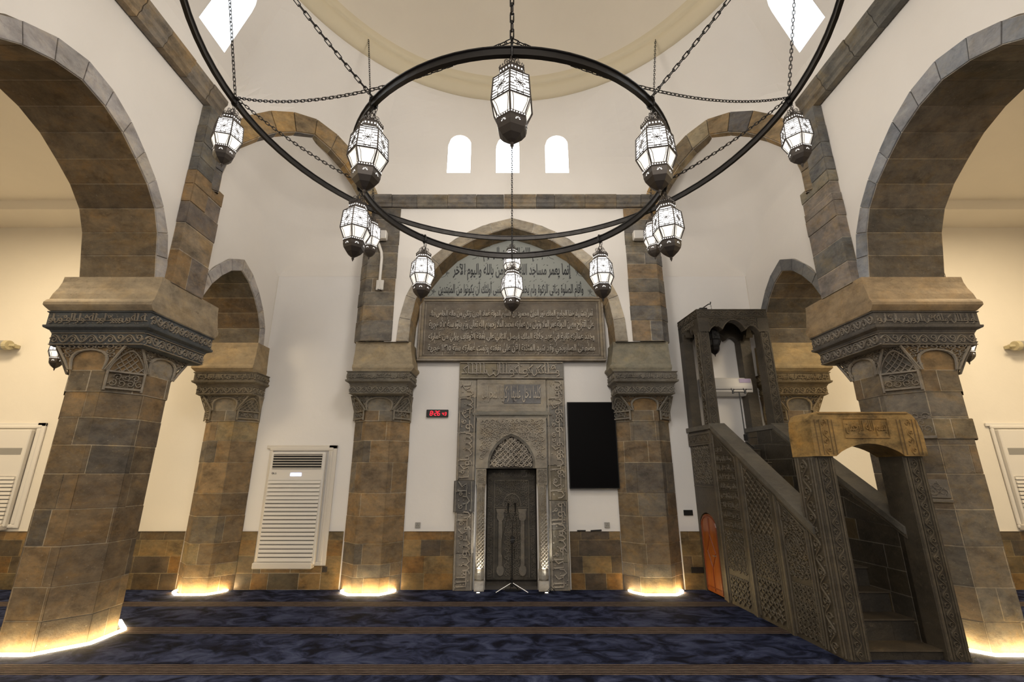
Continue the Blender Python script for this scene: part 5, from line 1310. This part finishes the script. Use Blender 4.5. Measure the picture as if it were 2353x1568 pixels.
LAB = {(2, 0): 'large lit lantern hanging from the nearest point of the lower hoop, high in the centre',
       (2, 7): 'lit lantern on the near left of the lower hoop, before the squinch arch', (2, 1): 'lit lantern on the near right of the lower hoop, beside a squinch arch',
       (2, 6): 'lit lantern at the far left of the lower hoop, half covering a smaller lantern behind', (2, 2): 'lit lantern at the far right of the lower hoop, over the right pilaster',
       (2, 5): 'lit lantern of the lower hoop in front of the left haunch of the centre arch', (2, 3): 'lit lantern of the lower hoop in front of the right haunch of the centre arch',
       (2, 4): 'lit lantern hanging lowest in front of the middle of the calligraphy lunette',
       (1, 6): 'lit lantern at the far left end of the upper hoop, beside the left pilaster', (1, 2): 'lit lantern at the far right end of the upper hoop, beside the right pilaster',
       (1, 5): 'small lit lantern of the upper hoop partly hidden behind another, by the left wall speaker', (1, 3): 'small lit lantern of the upper hoop almost hidden behind another, by the right wall speaker',
       (1, 4): 'small lit lantern at the farthest point of the upper hoop, just above the lowest lantern'}
proto = None; rr = random.Random(3)
for (h, k), lb in LAB.items():
    if proto is None: proto = make_lantern(lb, (M['glass'], M['glass_low'], M['bronze']), 'lanterns on the chandelier hoops'); o = proto
    else: o = copy_tree(proto); o['label'] = lb
    p = pol(R2_ if h == 2 else R1_, k, (Z2_ if h == 2 else Z1_) + {(2, 0): 0.03}.get((h, k), -0.01)); o.location = p; o.rotation_euler = (0, 0, {(2, 0): 0.42, (2, 7): 0.25, (2, 1): 0.85}.get((h, k), rr.uniform(0, 1.0)))
for sx, lb in ((-1, 'lit lantern in the left aisle, peeking out behind the left near pier'), (1, 'lit lantern in the right aisle, peeking out behind the right near pier')):
    o = copy_tree(proto); o['label'] = lb; o['group'] = 'lanterns in the side aisles'; o.location = (sx * (7.20 if sx < 0 else 7.22), 7.0, 4.11 + (0.0 if sx < 0 else 0.10)); o.rotation_euler = (0, 0, 0.3)
    mb = MB(); chain(mb, (0, 0, 0), (0, 0, 6.6 - o.location.z), 0, .07, .012, .004); mb.build('ceiling_chain', M['iron'], o)
dk = make_lantern('small unlit black lantern hanging inside the pulpit canopy', (M['glass_off'], M['glass_off'], M['iron']), None)
dk.location = SH(0.36, 7.50, 4.40); dk.scale = (0.92,) * 3

# ================================================================== SMALL THINGS
# television
t = thing('television', 'large black television mounted upright on the wall right of the mihrab', 'television', (1.38, 7.9, 1.53))
mb = MB(); mb.bbox(0.955, 1.785, 7.90, 7.945, 1.53, 2.97, 0.006); mb.build('housing', M['black'], t)
mb = MB(); mb.quad((0.967, 7.899, 1.545), (1.773, 7.899, 1.545), (1.773, 7.899, 2.957), (0.967, 7.899, 2.957)); mb.build('screen', M['screen'], t)
mb = MB(); mb.box(1.2, 1.5, 7.945, 7.99, 2.0, 2.5); mb.build('wall_bracket', M['black'], t); settle(t)
# clock
t = thing('digital_clock', 'black digital wall clock with red digits left of the mihrab', 'clock', (-1.30, 7.96, 2.70))
mb = MB(); mb.bbox(-1.49, -1.11, 7.95, 7.993, 2.715, 2.845, 0.008); mb.build('case', M['black'], t)
SEG = {'8': 'abcdefg', '2': 'abged', '6': 'afgedc', '4': 'fgbc', '3': 'abgcd'}
mb = MB()
def seg7(mb, ch_, x, z, w_, h_, t_=0.010):
    P_ = dict(a=((0, h_), (w_, h_)), b=((w_, h_), (w_, h_ / 2)), c=((w_, h_ / 2), (w_, 0)), d=((0, 0), (w_, 0)), e=((0, 0), (0, h_ / 2)), f=((0, h_ / 2), (0, h_)), g=((0, h_ / 2), (w_, h_ / 2)))
    for s_ in SEG[ch_]:
        (a, b), (c, d) = P_[s_]; sk = 0.12
        A, B = (x + a + b * sk, z + b), (x + c + d * sk, z + d)
        dx, dy = B[0] - A[0], B[1] - A[1]; l = math.hypot(dx, dy); dx, dy = dx / l, dy / l
        A = (A[0] + dx * .003, A[1] + dy * .003); B = (B[0] - dx * .003, B[1] - dy * .003); px, py = -dy * t_ / 2, dx * t_ / 2
        mb.add([(A[0] + px, 7.9485, A[1] + py), (A[0] - px, 7.9485, A[1] - py), (B[0] - px, 7.9485, B[1] - py), (B[0] + px, 7.9485, B[1] + py)], [(0, 1, 2, 3)])
seg7(mb, '8', -1.425, 2.745, 0.035, 0.072); seg7(mb, '2', -1.348, 2.745, 0.035, 0.072); seg7(mb, '6', -1.295, 2.745, 0.035, 0.072)
for z in (2.765, 2.795): mb.box(-1.374, -1.364, 7.947, 7.95, z, z + 0.010)
seg7(mb, '4', -1.215, 2.745, 0.026, 0.05, .008); seg7(mb, '3', -1.172, 2.745, 0.026, 0.05, .008)
mb.build('digits', M['red_led'], t); settle(t)
# tall recessed air conditioner in the left bay
def aircon(label, x0, x1, z0, z1, top_open, loc, slots_from, cover=None):
    t = thing('air_conditioner', label, 'air conditioner', loc)
    W = x1 - x0; H_ = z1 - z0
    mb = MB(); frame_ring(mb, x0 - 0.06, x1 + 0.10, z0 - 0.0, z1 + 0.08, 0.055, 7.955, 7.993, (1, 1, 1))
    mb.bbox(x1 + 0.02, x1 + 0.16, 7.965, 7.993, z0, z1 + 0.12, .005); mb.bbox(x0 - 0.12, x1 + 0.16, 7.965, 7.993, z1 + .06, z1 + 0.12, .005); mb.build('wall_frame', M['offwhite'] if cover is None else M['white'], t)
    mb = MB(); mb.bbox(x0, x1, 7.90, 7.98, z0 + 0.02, z1, 0.012); mb.build('cabinet', M['white'], t)
    mb = MB()
    if top_open:
        mb.quad((x0 + .05, 7.898, z1 - .27), (x1 - .05, 7.898, z1 - .27), (x1 - .05, 7.898, z1 - .03), (x0 + .05, 7.898, z1 - .03)); mb.build('outlet_opening', M['slot'], t)
        mb = MB()
        for k in range(6): z = z1 - .265 + k * .042; mb.hexa([(x0 + .05, 7.885, z), (x1 - .05, 7.885, z), (x1 - .05, 7.897, z + .004), (x0 + .05, 7.897, z + .004), (x0 + .05, 7.885, z + .010), (x1 - .05, 7.885, z + .010), (x1 - .05, 7.897, z + .014), (x0 + .05, 7.897, z + .014)])
        mb.build('outlet_vanes', M['offwhite'], t)
        mb = MB(); mb.quad((x0 + W * .40, 7.897, z1 - .385), (x0 + W * .60, 7.897, z1 - .385), (x0 + W * .60, 7.897, z1 - .335), (x0 + W * .40, 7.897, z1 - .335)); mb.build('display', M['blue_led'], t)
        mb = text_mb('LG', 0.045, 0.028, lambda u, v, d: Vector((x0 + .09 + u, 7.898 - d, z1 - .355 + v)), .002); mb.tube([(x0 + .07 + .012 * math.cos(a), 7.897, z1 - .341 + .012 * math.sin(a)) for a in [PI * q / 5 for q in range(10)]], .003, 4, closed=True); mb.build('logo', M['black'], t)
    # louvre slats
    n = int((slots_from - z0 - .07) / .062); mb = MB(); sl = MB()
    for k in range(n):
        z = z0 + .08 + k * .062
        mb.hexa([(x0 + .03, 7.872, z), (x1 - .03, 7.872, z), (x1 - .03, 7.90, z + .006), (x0 + .03, 7.90, z + .006), (x0 + .03, 7.880, z + .050), (x1 - .03, 7.880, z + .050), (x1 - .03, 7.90, z + .048), (x0 + .03, 7.90, z + .048)])
        wd_ = .020 if k < n * .68 else .002
        sl.quad((x0 + .03, 7.881, z + .0505), (x1 - .03, 7.881, z + .0505), (x1 - .03, 7.871, z + .0505 + wd_), (x0 + .03, 7.871, z + .0505 + wd_))
    mb.build('intake_louvres', M['white'], t); sl.build('louvre_gaps', M['slot'], t)
    if cover is not None:
        mb = MB(); mb.quad((x0 + .06, 7.898, z1 - .42), (x1 - .06, 7.898, z1 - .42), (x1 - .06, 7.898, z1 - .31), (x0 + .06, 7.898, z1 - .31)); mb.build('grey_band', M['grey'], t)
    mb = MB(); mb.bbox(x0 - .04, x1 - .02, 7.86, 7.99, z0 - .03, z0 + .06, .01); mb.build('foot_tray', M['offwhite'], t)
    settle(t)
aircon('tall white floor air conditioner with open black outlet vanes, between two piers left', -4.06, -3.14, 0.36, 2.12, True, (-3.6, 7.93, 0.34), 1.68)
aircon('pale louvred air conditioner in the left aisle, cut by the photo edge', -9.2, -8.22, 0.92, 2.50, False, (-8.7, 7.93, 0.90), 1.75, 1)
aircon('pale louvred air conditioner in the right aisle, cut by the photo edge', 8.32, 9.3, 0.92, 2.50, False, (8.8, 7.93, 0.90), 1.75, 1)
# split air conditioner behind the canopy
t = thing('air_conditioner', 'white split air conditioner on the wall seen through the pulpit canopy', 'air conditioner', (3.75, 7.9, 3.05))
mb = MB(); X0, X1 = 3.32, 4.16
mb.prism([(7.985, 3.07), (7.86, 3.07), (7.79, 3.13), (7.78, 3.22), (7.80, 3.36), (7.84, 3.385), (7.985, 3.385)], lambda u, v, d: Vector((d, u, v)), X0, X1); fixn(mb.build('body', M['white'], t))
mb = MB(); mb.box(X0 + .02, X1 - .02, 7.776, 7.785, 3.17, 3.178); mb.build('seam', M['slot'], t)
mb = MB(); mb.box(3.33, 3.43, 7.785, 7.792, 3.27, 3.35, m=0); mb.build('label_sticker', simple('red_sticker', (0.45, 0.03, 0.02)), t)
mb = MB(); mb.box(3.95, 4.14, 7.784, 7.792, 3.29, 3.36); mb.build('label_sticker', simple('violet_sticker', (0.5, 0.42, 0.6)), t)
settle(t)
# wall sockets and plates
def plate(x, z, w_, h_, label, mat, y=7.985, gang=1):
    t = thing('socket_plate', label, 'socket', (x, y, z)); mb = MB(); mb.bbox(x - w_ / 2, x + w_ / 2, y - .012, y, z - h_ / 2, z + h_ / 2, .003); mb.build('plate', mat, t)
    mb = MB()
    for g_ in range(gang):
        cx_ = x + (g_ - (gang - 1) / 2) * w_ / gang
        for (dx, dz) in ((0, .018), (-.012, -.01), (.012, -.01)): mb.box(cx_ + dx - .003, cx_ + dx + .003, y - .0135, y - .011, z + dz - .006, z + dz + .006)
    mb.build('pin_holes', M['slot'], t); settle(t)
plate(-1.54, 0.965, .085, .085, 'dark grey socket plate on white wall left of the mihrab', M['grey'])
plate(1.555, 0.965, .085, .085, 'dark grey socket plate on white wall below the television', M['grey'])
plate(2.90, 1.155, .15, .085, 'black double socket plate on white wall beside the pulpit', M['black'], gang=2)
plate(2.95, 0.30, .20, .085, 'long black socket plate set in the stone skirting beside the pulpit', M['black'], 7.968, 3)
plate(-2.98, 0.31, .08, .08, 'small bronze socket plate in the skirting right of the tall air conditioner', M['bronze'], 7.968)
# remote controls on the skirting ledge
for x, r_, lb in ((1.13, 0.0, 'thin black remote control lying flat on the skirting ledge, nearer the mihrab'), (1.37, 0.06, 'wedge-shaped black remote control on the skirting ledge under the socket plate')):
    t = thing('remote_control', lb, 'remote control', (x, 7.975, 0.872), 'remote controls on the skirting ledge')
    mb = MB(); mb.bbox(-0.07 if r_ == 0 else -0.09, 0.07 if r_ == 0 else 0.09, -0.012, 0.012, 0, 0.018 if r_ == 0 else 0.022, .004); mb.build('body', M['black'], t)
    mb = MB(); [mb.box(-.05 + q * .02, -.042 + q * .02, -.004, .004, .018 if r_ == 0 else .022, .020 if r_ == 0 else .024) for q in range(5)]; mb.build('buttons', M['grey'], t)
    t.rotation_euler = (0, -r_, 0)
# wall speakers
for x, lb in ((-2.36, 'small white loudspeaker on the pilaster left of the centre arch'), (2.33, 'small white loudspeaker on the pilaster right of the centre arch')):
    t = thing('wall_speaker', lb, 'speaker', (x, 7.4, 5.85), 'small speakers on the pilasters')
    mb = MB(); mb.bbox(x - .14, x + .10, 7.32, 7.44, 5.83, 5.99, .012); mb.build('cabinet', M['white'], t)
    mb = MB(); mb.quad((x - .125, 7.319, 5.845), (x + .085, 7.319, 5.845), (x + .085, 7.319, 5.975), (x - .125, 7.319, 5.975)); mb.build('grille', simple('pale_grille', (0.55, 0.53, 0.50), 0.8), t)
    mb = MB(); mb.tube([(x - .02, 7.44, 5.90), (x - .02, 7.48, 5.88)], .02, 8); mb.build('bracket', M['grey'], t); settle(t)
# junction box with conduit
t = thing('junction_box', 'white junction box with bent conduit on the left pilaster', 'junction box', (-2.28, 7.46, 4.85))
mb = MB(); mb.bbox(-2.40, -2.27, 7.44, 7.48, 4.88, 5.07, .006); mb.bbox(-2.375, -2.345, 7.43, 7.445, 4.90, 5.06, .003); mb.bbox(-2.325, -2.295, 7.43, 7.445, 4.90, 5.06, .003); mb.build('box', M['white'], t)
mb = MB(); mb.tube([(-2.345, 7.46, 5.06), (-2.345, 7.46, 5.5), (-2.36, 7.46, 5.62), (-2.42, 7.46, 5.78), (-2.47, 7.47, 5.86)], .026, 8); mb.build('conduit', M['white'], t)
mb = MB(); mb.tube([(-2.36, 7.44, 4.885), (-2.30, 7.44, 4.875)], .008, 6); mb.build('plug', M['black'], t); settle(t)
# aisle wall spotlights
for sx, lb in ((-1, 'cylindrical beige wall fitting high on the left aisle wall'), (1, 'cylindrical beige wall fitting high on the right aisle wall')):
    z = 3.98 if sx < 0 else 3.97; x = sx * 9.0
    t = thing('wall_fitting', lb, 'wall lamp', (x, 7.9, z), 'cylindrical fittings on the aisle walls')
    mb = MB(); mb.tube([(x + sx * .36, 7.84, z), (x + sx * .05, 7.84, z)], .085, 14); mb.build('barrel', M['grey'], t)
    mb = MB(); mb.tube([(x + sx * .05, 7.84, z), (x - sx * .02, 7.84, z)], [.088, .082], 14); mb.box(min(x - sx * .02, x - sx * .12), max(x - sx * .02, x - sx * .12), 7.82, 7.86, z - .02, z + .02); mb.box(x - .05, x + .05, 7.90, 7.99, z - .03, z + .03); mb.build('end_cap', simple('beige_cap', (0.5, 0.44, 0.28)), t); settle(t)
t = thing('wall_speaker', 'small black box on the left aisle wall at the photo edge', 'speaker', (-9.42, 7.9, 2.78))
mb = MB(); mb.bbox(-9.60, -9.36, 7.86, 7.985, 2.72, 2.86, .01); mb.build('cabinet', M['black'], t); settle(t)
# microphone stands
def mic_stand(label, base, kind):
    x, y, z = base; t = thing('microphone_stand', label, 'microphone stand', base)
    V3 = lambda a, b, c: Vector((x + a, y + b, z + c))
    if kind == 'floor':
        mb = MB(); mb.tube([V3(0, 0, .10), V3(0, 0, .80)], .009, 8); mb.tube([V3(0, 0, .07), V3(0, 0, .20)], .018, 10); mb.tube([V3(0.0, 0, .80), V3(0.012, 0, 1.0)], .006, 8); mb.build('pole', M['black'], t)
        for a in (-2.75, -0.4, 1.2):
            mb = MB(); mb.tube([V3(0, 0, .13), V3(.27 * math.cos(a), .17 * math.sin(a), .005)], .007, 6); o = mb.build('leg', M['chrome'] if a < 0.5 else M['black'], t)
        mb = MB(); mb.bbox(x - .025, x + .04, y - .03, y + .02, z + .70, z + .80, .008); mb.tube([V3(-.03, -.02, .74), V3(.05, -.02, .75)], .014, 8); mb.build('clamp', M['black'], t)
        for dx in (-.065, .055):
            mb = MB(); mb.tube([V3(dx, -.01, 1.17), V3(dx * .95, -.02, 1.25), V3(dx * .9, -.03, 1.30)], [.010, .013, .018], 8); mb.build('microphone', M['black'], t)
            mb = MB(); mb.tube([V3(0.012, 0, 1.0), V3(dx * .5, 0, 1.08), V3(dx, -.01, 1.17)], .005, 6); mb.build('gooseneck', M['black'], t)
        mb = MB(); mb.tube([V3(-.065, -.01, 1.17), V3(-.10, 0, 1.0), V3(-.16, 0, .75), V3(-.17, 0, .55), V3(-.12, 0, .46), V3(-.03, 0, .42), V3(-.02, -.01, .2), V3(-.03, -.02, .03)], .004, 5)
        mb.tube([V3(.055, -.01, 1.17), V3(.08, 0, .9), V3(.09, 0, .7), V3(.04, 0, .62)], .004, 5)
        mb.tube([V3(.10 * math.cos(q * .6) * (1 + .02 * q), -.02 + .05 * math.sin(q * .6), .012 + .001 * q) for q in range(26)], .004, 5)
        mb.tube([V3(.035, -.02, .50), V3(.035, -.02, .62)], .008, 6); mb.build('cable', M['black'], t)
    else:
        mb = MB(); mb.tube([V3(0, 0, 0), V3(0, 0, 0.90)], .009, 8); mb.build('pole', M['black'], t)
        mb = MB(); mb.tube([V3(-.10, 0, .90), V3(.10, 0, .90)], .007, 8); mb.build('crossbar', M['black'], t)
        for dx in (-.10, .10): mb = MB(); mb.tube([V3(dx, 0, .875), V3(dx, 0, .93)], .016, 8); mb.tube([V3(dx - .02, 0, .93), V3(dx - .022, 0, .965)], .006, 5); mb.tube([V3(dx + .02, 0, .93), V3(dx + .022, 0, .955)], .006, 5); mb.build('clip', M['black'], t)
        mb = MB(); mb.bbox(x - .02, x + .03, y - .02, y + .02, z + .12, z + .22, .005); mb.tube([V3(0, 0, .16), V3(.17, -.03, .17)], .006, 6); mb.build('clamp', M['black'], t)
        for a in (0.3, 2.4, 4.5): mb = MB(); mb.tube([V3(0, 0, .10), V3(.14 * math.cos(a), .14 * math.sin(a), .004)], .006, 5); mb.build('leg', M['black'], t)
    settle(t)
mic_stand('black tripod microphone stand with two microphones in front of the mihrab niche', (0.0, 7.86, 0.012), 'floor')
p = SH(0.62, 7.40, 2.255); mic_stand('black stand with empty microphone crossbar at the top of the pulpit steps', (p.x, p.y, 2.159), 'pulpit')
# bracket on the canopy roof
p = SH(0.16, 7.36, 4.45); t = thing('bracket_arm', 'small black bracket arm with short chain on top of the pulpit canopy', 'bracket', p)
mb = MB(); mb.bbox(p.x - .06, p.x + .07, p.y - .05, p.y + .05, p.z, p.z + .05, .006); mb.build('base', M['black'], t)
mb = MB(); mb.tube([(p.x, p.y, p.z + .05), (p.x + .12, p.y, p.z + .13), (p.x + .15, p.y, p.z + .13), (p.x + .16, p.y, p.z + .17)], .010, 6); mb.build('arm', M['black'], t)
mb = MB(); chain(mb, (p.x + .155, p.y, p.z + .13), (p.x + .165, p.y, p.z + .01), 0, .03, .006, .002); mb.build('short_chain', M['black'], t); settle(t)
# floor uplights at the mihrab colonnettes
for x, lb in ((-0.52, 'small recessed floor uplight at the foot of the left mihrab colonnette'), (0.53, 'small floor uplight with cable at the foot of the right mihrab colonnette')):
    t = thing('floor_uplight', lb, 'uplight', (x, 7.76, 0.012), 'floor uplights at the mihrab')
    mb = MB(); mb.lathe([(.035, 0.0), (.035, .008), (.026, .012), (.024, .010)], x, 7.76, 16, z0=.0121); mb.build('rim', M['chrome'], t)
    mb = MB(); mb.lathe([(.022, 0), (.022, .003)], x, 7.76, 14, z0=.0225); mb.build('lens', M['uplight'], t)
    if x > 0: mb = MB(); mb.tube([(x - .03, 7.78, .02), (x + .03, 7.80, .05), (x + .07, 7.83, .09), (x + .12, 7.84, .05), (x + .14, 7.84, .016)], .005, 5); mb.build('cable', M['black'], t)
    settle(t)
